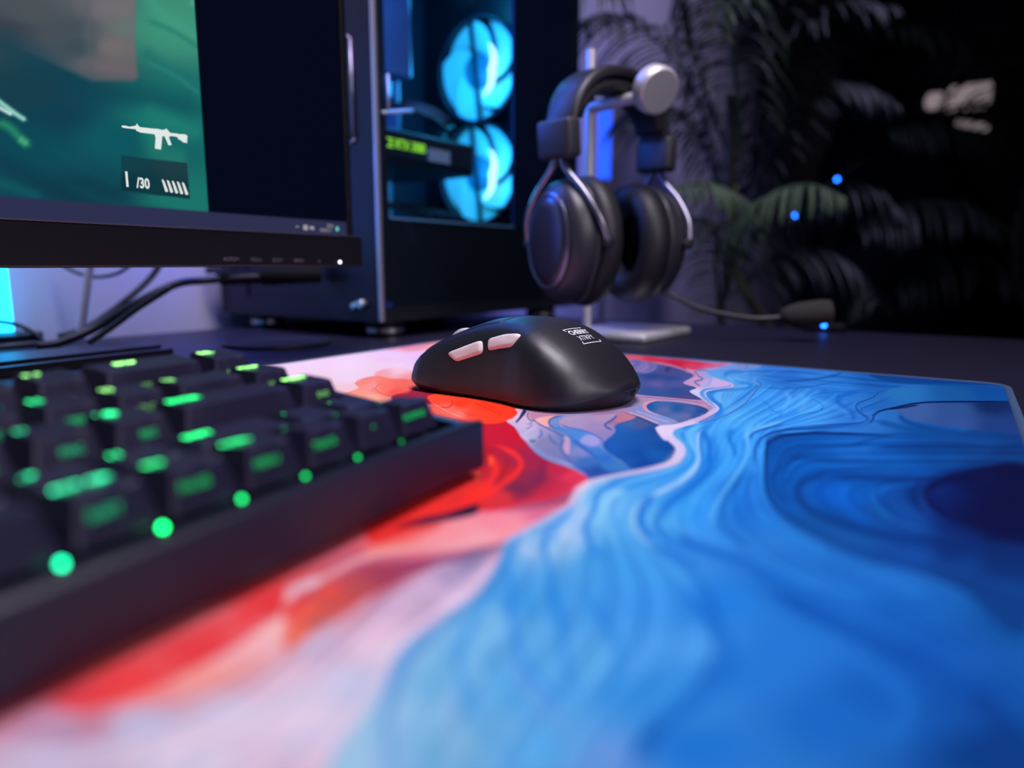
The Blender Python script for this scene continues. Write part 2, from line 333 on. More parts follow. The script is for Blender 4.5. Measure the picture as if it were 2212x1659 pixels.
S('4',[(1850,270),(2000,280),(2150,260)],(35,105,190),6,12,.6)
S('3',[(880,690),(1000,650),(1250,600)],(10,45,100),1.2,3,.7)
S('3',[(300,860),(450,800),(640,790),(800,800)],(12,60,130),3,7,.6)
S('3',[(1000,720),(1300,705),(1700,712),(2300,718)],(10,45,105),1.6,4,.8)
S('3',[(1080,700),(1400,715),(1900,700)],(10,50,115),4,8,.4)
flow([(2240,942),(1950,936),(1750,937),(1690,943),(1662,962),(1654,1000),(1657,1060),(1692,1111),(1785,1167),(1920,1228),(2060,1290),(2240,1365)],[(2240,1025),(2000,1030),(1860,1033),(1764,1029),(1730,1052),(1727,1070),(1748,1100),(1792,1133),(1870,1153),(1960,1168),(2100,1198),(2240,1225)],10,.16,12)
flow([(2240,1035),(2000,1034),(1860,1036),(1775,1034),(1745,1052),(1745,1072),(1770,1100),(1810,1128),(1880,1146),(1960,1160),(2100,1188),(2240,1212)],[(2240,1048),(2130,1040),(2040,1060),(2002,1078),(2012,1105),(2080,1140),(2150,1165),(2240,1190)],6,.12,13)
# top right grey lobe + outlines
P('3',[(2400,350),(2030,356),(1700,362),(1450,370),(1280,400),(1225,435),(1300,480),(1500,530),(1750,565),(2090,600),(2400,640)],[(1350,430,(58,92,150)),(1700,420,(45,80,135)),(1950,380,(18,40,90)),(1700,520,(48,80,140)),(2000,540,(30,60,120))],4)
S('3',[(1230,440),(1280,500),(1450,560),(1700,600),(2090,625)],(15,65,130),5,9,.8)
S('3',[(1020,490),(1200,540),(1500,600),(1800,650),(2120,690)],(16,72,140),6,10,.7)
P('3',[(1150,265),(1350,225),(1700,230),(1990,250),(2300,270),(2300,345),(1600,345),(1330,370),(1150,400),(1050,420),(960,410),(1080,340)],[(1250,270,(40,115,175)),(1700,300,(25,90,150)),(1100,380,(30,100,175)),(1900,260,(15,75,150))],8,.8)
S('3',[(990,530),(1030,500),(1040,460),(1090,425),(1200,400),(1350,368),(1550,355),(2000,353),(2200,352)],(6,18,60),1.5,3,1)
S('3',[(1150,410),(1250,400),(1400,375)],(6,18,60),2,3,.8)
S('3',[(1190,250),(1090,275),(1030,320),(920,365),(900,395),(930,440),(985,480),(980,500),(920,520),(700,530),(460,550),(270,580),(170,620)],(10,50,120),.9,2.4,.9)
S('3',[(1200,290),(1100,350),(960,400),(950,440),(1000,480),(1010,510),(970,525)],(15,70,145),.9,2.4,.8)
S('3',[(1000,530),(700,540),(420,570),(240,600),(150,640)],(12,70,165),1.5,4,.8)
S('3',[(980,540),(600,560),(350,575),(190,620),(120,700),(110,780),(130,900)],(14,60,145),2.5,5,.8)
S('3',[(760,570),(480,600),(300,610),(215,650),(195,720)],(10,42,105),2.5,5,.7)
S('3',[(200,600),(110,640),(85,700),(95,800)],(75,165,228),1.6,3.6,.8)
S('3',[(540,305),(560,330),(630,370),(640,400),(600,430),(480,455),(330,510),(180,560),(80,600)],(20,80,165),.7,2,.9)
S('3',[(1050,240),(850,290),(760,320),(770,370),(860,430),(880,480),(850,500)],(22,90,180),4,9,.7)
S('3',[(680,300),(560,310),(620,350),(760,400),(830,440),(800,480)],(70,155,225),5,14,.45)
S('3',[(1000,270),(700,280),(570,300),(560,320)],(25,95,180),.8,2.5,.8)
S('3',[(150,240),(300,250),(500,240),(740,200),(900,190)],(18,85,165),1,3,.7)
S('3',[(280,190),(450,190),(650,165),(760,140),(800,110)],(14,70,145),2,5,.7)
S('3',[(430,140),(600,150),(720,125)],(60,145,215),3,8,.5)
S('3',[(900,100),(1200,125),(1700,180),(2000,215)],(30,95,165),1.2,3,.6)
P('3',[(1000,140),(1300,160),(1700,190),(1970,222),(1600,215),(1200,205)],(12,60,125),4,.8)
S('3',[(140,330),(200,370),(240,420),(320,450),(250,510)],(30,105,190),.8,2.5,.6)
S('3',[(340,270),(380,330),(340,400),(360,440)],(110,185,235),4,10,.45)
S('3',[(440,280),(500,340),(480,400),(440,440)],(95,175,232),5,12,.4)
# upper band around river (crop 2)
S('2',[(1480,330),(1560,380),(1720,430),(1700,480),(1500,510),(1380,560),(1420,640),(1500,700)],(120,195,235),4,10,.6)
S('2',[(1450,360),(1500,310),(1560,290),(1700,290)],(25,105,190),4,10,.6)
S('2',[(1500,300),(1600,400),(1760,440),(1760,480),(1600,505),(1380,520),(1290,560),(1340,640),(1420,700),(1420,760),(1350,830),(1200,900)],(28,115,200),3,8,.8)
S('2',[(2000,300),(1850,360),(1810,400),(1880,450),(1880,480),(1800,540),(1760,600),(1640,690),(1540,760),(1400,830),(1230,890),(1150,960)],(110,155,200),1.2,3,.9)
S('2',[(1850,390),(1900,450),(1830,530),(1770,610),(1700,680),(1560,770),(1400,850),(1200,920),(1160,1000),(1170,1106)],(14,72,160),.8,2.6,.9)
S('2',[(1960,330),(2100,280),(2212,260)],(110,160,205),1,3,.4)
S('2',[(1330,560),(1420,600),(1520,640),(1500,720)],(85,175,230),5,14,.5)
S('2',[(1900,600),(2000,690),(2040,760),(1960,850),(1850,920),(1740,990)],(30,110,200),.7,2.4,.7)
S('2',[(2212,730),(2140,800),(2040,870),(1900,940)],(25,100,190),.7,2.2,.7)
S('2',[(2212,870),(2000,940),(1850,980),(1750,1030),(1720,1106)],(120,195,240),3,6,.6)
S('2',[(2212,900),(2050,950),(1900,990),(1800,1040),(1770,1106)],(14,60,145),1.6,4,.9)
S('2',[(1500,760),(1380,830),(1300,880),(1210,950),(1200,1050)],(30,125,215),5,12,.6)
# band of light bands from the river down to the left (crop 1/4)
S('1',[(2212,250),(2090,330),(1960,370),(1920,430),(1950,520),(2010,600),(2010,680),(1900,770),(1700,850),(1500,910),(1300,980),(1130,1080)],(35,135,220),3.5,8,.9)
S('1',[(2212,310),(2080,360),(1990,420),(2010,520),(2060,600),(2070,680),(2040,740),(1960,820),(1800,900)],(100,185,232),5,10,.9)
S('1',[(2150,360),(2080,420),(2070,520),(2080,640),(2060,720),(2000,800),(1900,870),(1750,950),(1600,1040),(1520,1106)],(170,205,235),2.8,6,.9)
S('1',[(2170,380),(2110,440),(2100,560),(2110,680),(2080,760),(2000,850)],(25,120,208),4,9,.7)
S('4',[(770,280),(765,360),(720,440),(620,520),(500,580),(380,640),(300,710),(255,790),(260,860),(310,940),(380,1010),(460,1060)],(165,205,236),4.5,9,.9)
S('4',[(440,600),(360,680),(320,760),(310,840),(360,930),(450,1010)],(22,110,205),10,16,.75)
S('4',[(700,430),(560,520),(380,590),(260,650),(180,740),(160,850),(180,950)],(60,150,222),5,12,.6)
S('4',[(640,380),(520,430),(300,490),(150,540),(60,590),(0,640)],(110,185,232),5,10,.8)
S('4',[(620,330),(480,420),(280,480),(100,540),(0,590)],(50,145,220),2.5,6,.7)
S('4',[(200,580),(80,640),(30,700),(20,800)],(155,210,235),8,16,.8)
S('4',[(540,470),(300,570),(160,640),(110,720)],(65,155,225),4,10,.7)
S('4',[(100,1000),(60,900),(60,800),(110,700),(220,610)],(100,180,228),6,14,.5)
# blue bands lower left (crop 6 / A / C)
P('6',[(1640,640),(1740,560),(1700,680),(1740,760),(1700,880),(1720,960),(1590,1000),(1400,960),(1500,830)],(165,200,232),14,.7)
S('6',[(2212,470),(2000,520),(1860,580),(1800,640),(1780,740),(1720,850),(1710,930),(1760,1030),(1820,1106)],(28,120,215),4,9,.95)
S('6',[(1930,580),(1860,660),(1850,760),(1800,900)],(120,195,232),8,16,.8)
S('6',[(1640,680),(1560,780),(1430,890),(1390,960),(1380,1060),(1400,1106)],(45,120,220),3.5,8,.9)
S('6',[(1640,600),(1600,700),(1500,790),(1330,880),(1200,950),(1120,1010)],(160,190,230),3.5,7,.9)
S('6',[(1610,740),(1500,860),(1460,930),(1470,1030)],(75,160,225),7,14,.7)
S('6',[(1600,850),(1560,900),(1570,960)],(170,205,232),8,16,.7)
S('6',[(1980,600),(1930,720),(1950,850),(2020,960),(2120,1050)],(60,150,222),6,14,.6)
S('6',[(1280,930),(1220,1000),(1200,1090)],(170,200,230),7,14,.8)
S('6',[(1230,940),(1150,1020),(1110,1100)],(45,135,220),3.5,8,.8)
S('A',[(1700,320),(1650,400),(1650,500),(1670,620),(1680,760),(1700,900),(1760,1060)],(42,138,220),5,12,.85)
S('A',[(1900,230),(1870,330),(1890,480),(1920,640),(1980,800),(2050,950)],(35,130,215),5,12,.85)
S('A',[(1790,360),(1770,430)],(165,195,228),12,18,.8)
S('A',[(2120,200),(2130,320),(2212,450)],(35,125,212),4,10,.8)
S('A',[(1850,480),(1830,600),(1850,750),(1880,900)],(85,168,225),10,22,.6)
S('A',[(1580,620),(1500,720),(1420,880),(1360,1020),(1350,1106)],(70,155,224),6,14,.85)
S('A',[(1560,560),(1440,680),(1260,800),(1130,920),(1020,1060),(990,1106)],(115,165,225),4,10,.8)
S('A',[(1600,700),(1520,850),(1470,980)],(118,186,226),14,26,.7)
S('A',[(1330,820),(1220,930),(1120,1080)],(150,195,228),8,18,.7)
S('A',[(2000,560),(2080,700),(2200,900)],(75,160,225),12,24,.6)
S('C',[(560,340),(460,450),(400,580),(385,720),(380,850),(400,1000),(420,1103)],(95,160,224),7,16,.85)
S('C',[(640,380),(540,480),(480,600),(450,760),(430,950),(450,1103)],(148,190,224),7,16,.8)
S('C',[(1000,80),(900,220),(820,360),(800,460),(830,600),(870,740),(960,880),(1060,1000),(1120,1103)],(66,150,224),6,16,.9)
S('C',[(950,250),(890,380),(920,540),(1020,680)],(120,190,228),10,22,.8)
S('C',[(1120,30),(1120,180),(1130,320),(1170,440),(1260,560),(1380,680),(1470,780)],(52,135,218),6,14,.9)
S('C',[(1100,420),(1200,620),(1340,780),(1440,920),(1520,1103)],(100,155,218),9,22,.8)
S('C',[(1000,560),(1120,680),(1240,800),(1340,900),(1420,1080)],(70,158,224),5,12,.6)
S('C',[(1360,30),(1400,200),(1440,400),(1460,560),(1500,700)],(45,135,218),7,18,.8)
S('C',[(1280,180),(1300,340),(1290,420)],(95,172,224),14,30,.7)
S('C',[(1520,30),(1650,200),(1740,330),(1750,480),(1700,640),(1640,760)],(34,128,214),9,22,.7)
S('C',[(760,620),(740,760),(760,900),(790,1103)],(148,186,220),10,24,.75)
S('C',[(640,600),(600,760),(580,950)],(118,184,222),10,24,.5)
# right lower streaks
S('4',[(560,920),(700,1010),(900,1080),(1106,1150),(1300,1230),(1600,1330)],(26,100,190),12,26,.8)
S('4',[(380,1000),(600,1120),(820,1200)],(30,110,200),9,22,.6)
S('D',[(150,10),(260,110),(380,230),(460,340),(480,440),(430,560),(300,680),(150,790),(20,900),(-40,1000),(-60,1100)],(26,108,196),14,42,.85)
S('D',[(100,830),(0,940),(-30,1060)],(14,80,165),10,30,.7)
S('D',[(620,0),(820,90),(1050,210),(1300,330),(1560,460),(1800,580),(2000,690),(2212,860)],(16,80,165),14,34,.85)
S('D',[(900,20),(1200,140),(1500,280),(1800,420),(2100,560)],(28,100,188),14,34,.5)
S('D',[(900,250),(1200,420),(1450,590),(1540,720),(1480,860),(1330,960)],(36,118,202),16,44,.6)
S('D',[(1600,500),(1660,680),(1650,820),(1600,1000)],(18,84,168),24,60,.6)
S('D',[(1900,640),(2050,780),(2212,960)],(12,55,125),16,50,.8)
S('5',[(0,780),(300,880),(700,1000),(1000,1106)],(42,130,208),10,26,.6)
S('5',[(100,420),(400,600),(800,800),(1200,950),(1500,1106)],(36,120,200),14,34,.7)
S('5',[(0,830),(300,960),(600,1080)],(22,95,185),8,20,.7)
# ---- left side: reds and pinks ----
P('p',[(1266,1041),(1243,1057),(1228,1084),(1180,1117),(1134,1141),(1088,1171),(1078,1205),(1035,1274),(948,1339),(883,1386),(845,1434),(830,1484),(790,1535),(743,1593),(711,1659),(690,1800),(-500,1900),(-500,1400),(300,900),(700,760),(930,725),(1060,735),(1300,900),(1150,880),(1118,898),(1100,912),(1125,935),(1160,985),(1230,1015)],
 [(1230,1040,(215,45,70)),(1180,1000,(150,35,70)),(1110,950,(200,30,55)),(1150,1080,(205,45,75)),(1100,1130,(240,135,155)),(1000,1150,(245,150,160)),(1060,1030,(205,45,65)),(900,1150,(235,80,80)),(1000,1240,(200,175,205)),(900,1300,(190,165,195)),(960,1290,(228,205,225)),(850,1400,(228,210,226)),(800,1250,(175,80,110)),(700,1280,(205,85,90)),(600,1300,(225,60,65)),(680,1400,(200,180,205)),(560,1390,(245,170,170)),(450,1420,(225,60,65)),(300,1480,(248,75,70)),(180,1520,(215,60,70)),(400,1470,(248,160,150)),(120,1560,(190,150,180)),(300,1560,(205,195,220)),(500,1540,(212,200,222)),(650,1480,(215,195,215)),(400,1640,(215,208,226)),(100,1640,(205,195,220)),(700,1560,(225,212,230)),(750,1480,(200,205,228)),(-200,1700,(210,200,222)),(0,1500,(190,60,70)),(300,1200,(215,60,60)),(600,1100,(200,40,45)),(700,850,(232,212,222)),(600,800,(236,215,225))],9,1,3.4)
# red bag near the keyboard corner (crop 6)
P('6',[(700,60),(930,38),(1080,40),(1160,90),(1200,170),(1280,250),(1350,310),(1450,360),(1600,410),(1700,460),(1735,500),(1640,560),(1590,640),(1450,680),(1200,710),(1000,740),(800,760),(600,800),(300,900),(0,1000),(0,600)],
 [(1000,120,(200,28,50)),(1150,130,(200,25,50)),(1250,350,(160,35,70)),(1300,480,(135,40,75)),(1500,430,(190,38,68)),(1620,470,(225,55,85)),(1400,600,(190,40,65)),(1050,450,(195,35,45)),(1150,560,(120,40,70)),(1050,640,(215,50,60)),(900,600,(240,50,45)),(500,750,(235,50,45)),(700,300,(150,25,35)),(200,880,(225,45,45))],5,1,3.2)
S('6',[(935,215),(1060,250),(1150,300),(1200,370),(1170,440),(1090,510),(1000,570),(880,640),(700,710),(480,780)],(250,48,45),5.5,10,.95)
S('6',[(930,290),(975,340),(1000,420),(950,520),(850,600),(700,680)],(250,50,42),7,13,.85)
S('6',[(940,320),(965,350),(950,400)],(255,90,45),4,8,.9)
S('6',[(870,450),(840,480),(860,500)],(250,120,70),4,8,.8)
S('6',[(1080,300),(1090,380),(1050,460),(990,540)],(150,25,45),2.5,7,.7)
S('6',[(1380,330),(1370,430),(1340,520),(1200,620),(1100,650)],(110,35,75),8,20,.6)
S('6',[(1720,480),(1600,570),(1400,640),(1200,700),(1000,740),(860,760)],(228,52,80),3,8,.9)
S('6',[(1650,450),(1560,560),(1420,600)],(205,48,75),8,16,.5)
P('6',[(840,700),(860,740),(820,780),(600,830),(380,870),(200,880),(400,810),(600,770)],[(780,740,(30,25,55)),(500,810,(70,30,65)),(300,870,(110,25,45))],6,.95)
P('6',[(1600,590),(1620,640),(1560,700),(1440,720),(1200,760),(1000,800),(1200,700),(1450,660)],(165,90,125),8,.7)
S('6',[(1580,640),(1430,690),(1230,740)],(120,80,120),2,7,.5)
P('6',[(1590,700),(1450,770),(1250,880),(1050,980),(880,1010),(500,1040),(0,1100),(0,1030),(300,960),(600,880),(800,800),(1100,755),(1400,720)],[(1400,760,(215,110,145)),(1000,840,(242,140,155)),(600,930,(245,150,155)),(1100,900,(245,150,160)),(900,960,(240,165,170)),(200,1040,(240,120,110))],7,.95)
S('6',[(300,900),(150,950),(0,1010)],(232,55,50),6,14,.8)
# A: pink band, wedge, orange
S('A',[(1620,330),(1400,345),(1100,370),(900,400),(760,440),(640,500),(520,560),(420,600),(340,640)],(238,168,172),7,13,.9)
S('A',[(560,540),(460,585),(380,620),(350,660),(360,700)],(228,198,212),9,16,.95)
P('A',[(1640,345),(1400,385),(1150,430),(920,460),(780,490),(640,560),(520,650),(430,730),(360,840),(320,960),(330,1000),(430,920),(560,820),(700,730),(900,620),(1060,540),(1250,470),(1450,430)],
 [(1500,385,(120,95,135)),(1300,420,(150,90,130)),(1100,470,(160,65,100)),(900,520,(165,65,90)),(750,600,(190,80,85)),(600,680,(205,85,80)),(440,760,(255,100,75)),(380,860,(252,105,75)),(500,800,(190,90,90)),(560,640,(240,80,65)),(340,950,(240,110,90))],7,.95)
P('A',[(1640,345),(1550,400),(1450,420),(1200,520),(1100,570),(1000,640),(900,720),(800,820),(700,900),(900,850),(1100,800),(1300,640),(1480,480),(1600,390)],[(1450,460,(130,125,165)),(1350,560,(165,150,185)),(1150,620,(200,175,205)),(1000,700,(205,178,205)),(850,830,(215,190,212)),(1200,680,(190,165,192))],10,.9)
S('A',[(1600,400),(1500,540),(1350,660),(1200,770),(1080,860),(950,960)],(230,200,222),7,15,.85)
S('A',[(1440,550),(1300,620),(1100,730),(1000,800)],(185,160,190),4,12,.6)
S('A',[(1000,640),(850,740),(700,860),(560,960),(460,1050)],(172,155,185),6,18,.6)
S('A',[(860,640),(760,740),(620,840),(480,930),(380,1010)],(215,200,212),6,16,.6)
S('A',[(1020,820),(900,900),(800,960)],(225,185,208),10,26,.6)
# B: salmon + red
P('B',[(1730,0),(1690,120),(1700,300),(1660,430),(1450,540),(1200,620),(950,690),(700,730),(850,640),(1100,530),(1350,400),(1550,280),(1680,170)],[(1600,350,(244,185,185)),(1400,450,(240,175,180)),(1200,560,(245,160,150)),(900,660,(240,150,145)),(1650,250,(245,195,190)),(1450,500,(250,172,158))],9,.95)
S('B',[(1640,60),(1500,200),(1350,300),(1150,420),(950,540),(750,630),(550,690),(300,760)],(238,66,70),22,40,.85)
S('B',[(1580,240),(1400,360),(1250,440),(1050,540),(850,610)],(215,50,70),4,12,.7)
S('B',[(1400,180),(1150,320),(800,480),(500,620)],(225,62,70),12,24,.8)
S('B',[(1760,100),(1720,220),(1690,380)],(250,105,80),6,16,.7)
S('B',[(200,810),(600,770),(1000,720),(1400,630),(1700,480)],(215,185,205),10,24,.6)
S('B',[(600,940),(1100,840),(1600,740),(2212,600)],(205,208,228),16,40,.8)
S('B',[(400,990),(1000,980),(1500,860),(2000,780)],(226,212,228),12,34,.8)
S('B',[(300,1000),(900,1040),(1500,950),(2000,880)],(205,202,224),14,36,.7)
S('B',[(1500,1103),(1900,950),(2100,820)],(222,205,225),14,34,.7)
P('C',[(340,700),(250,770),(120,930),(30,1110),(-100,1300),(300,1300),(300,1000),(320,850)],(160,205,228),12,.85)
flow([(1085,1178),(1030,1274),(945,1340),(860,1420),(800,1550),(700,1680)],[(1080,1180),(900,1212),(770,1232),(650,1300),(560,1380),(300,1510),(-20,1575)],16,.05,21,.7)
# E: pad beyond keyboard, left of the mouse
P('E',[(-900,400),(0,220),(600,120),(1000,70),(1500,20),(1700,60),(1500,400),(1300,480),(1250,560),(1300,620),(900,900),(300,620),(-300,700)],[(300,250,(236,212,222)),(700,250,(236,212,222)),(700,350,(232,210,220)),(1100,200,(228,200,215)),(1200,120,(232,190,205)),(1100,280,(234,205,215)),(1300,200,(225,190,215)),(700,450,(236,195,195)),(900,520,(240,160,140)),(-300,400,(232,212,222))],5,1)
P('E',[(1500,30),(1300,50),(1100,90),(950,120),(1150,145),(1350,130),(1480,100)],[(1150,100,(230,130,140)),(1400,60,(235,150,140)),(1100,135,(232,165,178))],5,.9)
S('E',[(900,210),(1150,215)],(236,185,180),2,6,.5)
P('E',[(920,325),(960,295),(1060,275),(1150,280),(1230,310),(1230,380),(1150,372),(1000,352)],[(980,315,(236,160,155)),(1120,300,(238,195,195)),(1180,350,(240,150,140))],2.5,.9)
S('E',[(915,320),(925,335),(1000,352),(1100,370),(1210,375)],(225,105,90),.6,1.6,.8)
P('E',[(760,400),(800,375),(860,350),(950,340),(1050,360),(1215,372),(1250,440),(1130,490),(1060,500),(950,540),(850,530),(700,520),(650,490),(760,450),(790,430)],[(830,390,(240,130,110)),(780,490,(240,155,125)),(900,420,(238,150,135)),(1000,420,(250,110,85)),(1150,400,(248,105,85)),(900,520,(244,170,140)),(1100,470,(235,80,65))],2.5,.95)
S('E',[(765,402),(790,372),(850,358),(930,345)],(225,90,75),.6,1.6,.7)
S('E',[(975,380),(940,420),(925,445),(980,480),(1060,495),(1180,460),(1240,440)],(215,70,60),.7,1.8,.8)
S('E',[(880,420),(920,440),(900,455),(1000,495)],(220,90,75),.5,1.4,.6)
P('E',[(1250,440),(1180,470),(1060,500),(1100,540),(1400,560),(1400,470)],(150,20,50),6,.9)
P('E',[(1340,500),(1380,570),(1400,640),(1800,720),(1980,695),(2040,650),(2050,610),(1990,580),(1700,520),(1500,480)],[(1450,530,(250,75,45)),(1600,560,(250,60,30)),(1800,590,(255,60,30)),(1950,620,(255,60,32)),(1500,600,(240,110,90)),(1700,640,(250,70,45)),(1900,670,(255,65,35)),(1600,640,(240,120,100))],2.5,1)
S('E',[(1380,560),(1440,590),(1540,640),(1640,672)],(250,180,160),.7,1.8,.8)
S('E',[(1520,520),(1540,560),(1500,590),(1420,585)],(205,30,25),1.2,3,.7)
S('E',[(1680,540),(1800,590),(1900,640),(1940,670)],(215,35,25),.8,2.4,.7)
S('E',[(1760,540),(1880,600),(1960,660)],(225,40,28),.7,2.2,.6)
S('E',[(1580,600),(1680,650),(1780,660),(1850,690)],(225,50,40),.8,2.4,.6)
# ---- lilac / blue area below and right of mouse ----
P('1',[(340,180),(600,150),(1500,40),(1900,60),(2220,150),(2220,260),(2080,320),(1870,350),(1720,360),(1680,390),(1720,450),(1830,530),(1845,600),(1780,690),(1650,735),(1400,790),(1150,840),(1030,868),(990,810),(870,745),(700,690),(560,610),(460,530),(380,460),(320,370),(240,310),(300,280),(345,230)],
 [(400,330,(200,180,210)),(330,260,(225,190,210)),(500,230,(190,150,175)),(430,450,(180,175,205)),(700,300,(150,140,180)),(620,520,(130,130,170)),(900,330,(160,145,185)),(1100,380,(150,135,180)),(900,480,(60,120,190)),(650,620,(120,125,170)),(800,700,(110,120,180)),(960,600,(130,135,185)),(1000,700,(55,110,180)),(1100,790,(35,80,155)),(1300,730,(45,105,180)),(1000,820,(50,80,160)),(1250,260,(150,110,150)),(1500,200,(130,140,190)),(1350,230,(160,130,170)),(1700,280,(130,145,195)),(1600,100,(165,135,170)),(2000,130,(165,135,170)),(2150,170,(170,130,165))],3,1,3.2)
# dark streaks by the pink corner
P('1',[(400,200),(430,215),(390,270),(335,325),(330,310),(360,270)],(32,45,95),2)
S('1',[(455,210),(440,260),(470,300),(530,310),(600,360)],(70,50,100),1,2.4,.9)
P('1',[(470,220),(600,225),(760,250),(640,280),(520,300),(470,280)],(185,130,160),3,.9)
P('1',[(515,290),(600,265),(700,262),(640,300),(650,350),(610,360),(550,330)],[(540,290,(235,180,180)),(640,280,(240,165,150))],2.5,.95)
S('1',[(480,320),(470,360),(420,390)],(70,90,150),.9,2.2,.8)
S('1',[(420,340),(470,330),(480,310)],(80,110,170),.8,2,.8)
S('1',[(560,380),(575,430),(540,480)],(60,105,175),2,3.5,.85)
S('1',[(440,480),(480,500),(520,490)],(40,70,120),2,4,.8)
S('1',[(400,440),(450,400),(540,360)],(195,190,220),2.4,5,.7)
S('1',[(370,430),(420,470),(470,500)],(205,195,220),2.6,5,.7)
S('1',[(500,290),(540,330),(640,380),(740,430),(790,470),(770,520),(760,570),(790,620),(860,700),(960,780)],(40,75,150),1.2,3,.9)
S('1',[(650,430),(655,470),(690,510),(750,540)],(50,90,165),1.6,3.4,.85)
P('1',[(790,450),(840,470),(850,540),(840,620),(800,610),(780,550),(790,500)],(205,160,185),3,.85)
S('1',[(830,440),(860,500),(850,620)],(60,130,205),1.6,3.6,.8)
S('1',[(400,460),(500,560),(640,650),(800,710),(900,760)],(175,175,215),2.2,5,.8)
S('1',[(470,530),(600,630),(760,700)],(75,80,140),.9,2.6,.6)
# blue flow from loop
P('1',[(790,250),(700,270),(645,310),(660,350),(720,400),(860,440),(900,520),(1000,600),(1100,680),(1200,780),(1450,780),(1350,700),(1230,620),(1160,560),(1140,480),(1050,420),(900,390),(770,370),(740,330),(760,290)],
 [(700,320,(120,140,195)),(760,380,(70,130,195)),(900,430,(75,135,205)),(960,540,(50,115,195)),(1050,500,(150,150,205)),(1100,600,(60,120,195)),(1300,700,(60,120,185)),(1200,660,(45,110,190))],3,.95)
P('1',[(940,500),(980,450),(1060,440),(1120,480),(1120,540),(1040,550),(970,530)],(160,160,212),4,.8)
S('1',[(780,252),(690,275),(645,310),(660,350),(720,395)],(38,85,160),1.4,3,.95)
P('1',[(760,290),(880,260),(1100,250),(1300,235),(1280,270),(1200,330),(1190,370),(1250,410),(1240,460),(1180,510),(1150,480),(1060,420),(950,390),(820,360),(750,330)],[(900,310,(160,145,185)),(1100,350,(155,135,180)),(1180,440,(140,130,180)),(1150,280,(170,145,180)),(850,290,(175,150,185))],2.5,.95)
S('1',[(750,330),(820,365),(960,395),(1060,430),(1150,490),(1180,560)],(40,100,185),1.2,3,.9)
S('1',[(870,470),(940,540),(1040,610),(1130,680)],(35,85,170),1.6,4,.85)
S('1',[(1130,490),(1140,550),(1200,600),(1300,670),(1420,760)],(120,150,200),1.8,4,.8)
# dark blue island
P('1',[(1250,440),(1280,400),(1270,360),(1300,340),(1380,310),(1450,290),(1490,260),(1560,290),(1640,330),(1695,350),(1670,390),(1700,450),(1800,510),(1845,560),(1840,620),(1780,690),(1650,735),(1500,770),(1430,760),(1320,680),(1200,600),(1165,550),(1180,500)],
 [(1330,400,(30,95,170)),(1250,550,(30,90,170)),(1500,450,(25,85,160)),(1500,330,(75,85,135)),(1420,330,(60,100,160)),(1650,400,(30,75,145)),(1500,620,(20,75,155)),(1650,620,(25,90,165)),(1750,560,(20,75,150)),(1400,700,(30,85,160)),(1550,720,(20,70,150))],2,1)
S('1',[(1270,340),(1380,315),(1450,285),(1470,262)],(35,80,155),1.2,2.6,.9)
P('1',[(1330,228),(1460,255),(1460,280),(1380,310),(1270,335),(1220,335),(1290,280)],[(1300,300,(190,115,130)),(1400,260,(185,120,135)),(1260,330,(150,110,150))],2,.95)
S('1',[(1300,232),(1270,280),(1200,325),(1180,350),(1220,380),(1260,400)],(30,70,140),1.6,3,.95)
S('1',[(1830,530),(1840,600),(1800,670),(1740,710)],(25,35,80),2,4,.9)
S('1',[(1850,570),(1800,640),(1730,700)],(120,150,190),1.8,4,.6)
S('1',[(1330,215),(1480,260),(1620,320),(1695,352),(1670,385),(1700,440),(1780,500),(1830,550)],(18,25,65),.9,2.2,.95)
S('1',[(1180,500),(1190,560),(1250,620),(1350,700)],(30,80,160),1,3,.8)
# lilac strip + ellipse
S('1',[(1370,215),(1500,255),(1620,300),(1720,345)],(195,165,190),1.8,3,.9)
S('1',[(1450,200),(1560,240),(1700,290),(1830,330)],(175,165,205),1.6,3.5,.7)
S('1',[(1480,180),(1600,225),(1750,280),(1850,300)],(110,145,200),1.6,4,.6)
S('1',[(1530,95),(1700,90),(1900,105),(2080,140),(2180,175)],(190,155,180),1.8,3.4,.85)
S('1',[(1500,55),(1700,75),(1900,92),(2100,110),(2180,140)],(185,130,155),2,3.4,.9)
S('1',[(1500,75),(1700,92),(1950,110),(2150,150)],(80,70,120),.6,1.6,.8)
P('1',[(1540,150),(1580,120),(1680,110),(1600,135),(1580,170),(1600,205),(1700,260),(1640,240),(1560,205)],(205,150,175),1.8,.95)
P('1',[(1580,170),(1610,140),(1690,122),(1800,122),(1950,140),(2080,170),(2160,200),(2150,220),(2110,240),(2080,270),(1980,300),(1890,318),(1830,290),(1700,245),(1610,210)],
 [(1600,170,(25,90,160)),(1700,150,(60,100,155)),(1750,200,(95,105,155)),(1870,190,(30,85,145)),(2000,190,(65,95,150)),(1950,260,(100,105,155)),(2100,210,(35,75,140)),(1850,270,(85,110,160)),(2060,260,(40,85,150))],1.8,1)
S('1',[(1590,190),(1585,160),(1640,132),(1720,122)],(22,70,140),1.1,2.4,.9)
S('1',[(1950,140),(2080,168),(2165,205),(2120,245),(2070,280),(1880,325),(1740,355)],(20,30,80),.7,1.8,.95)
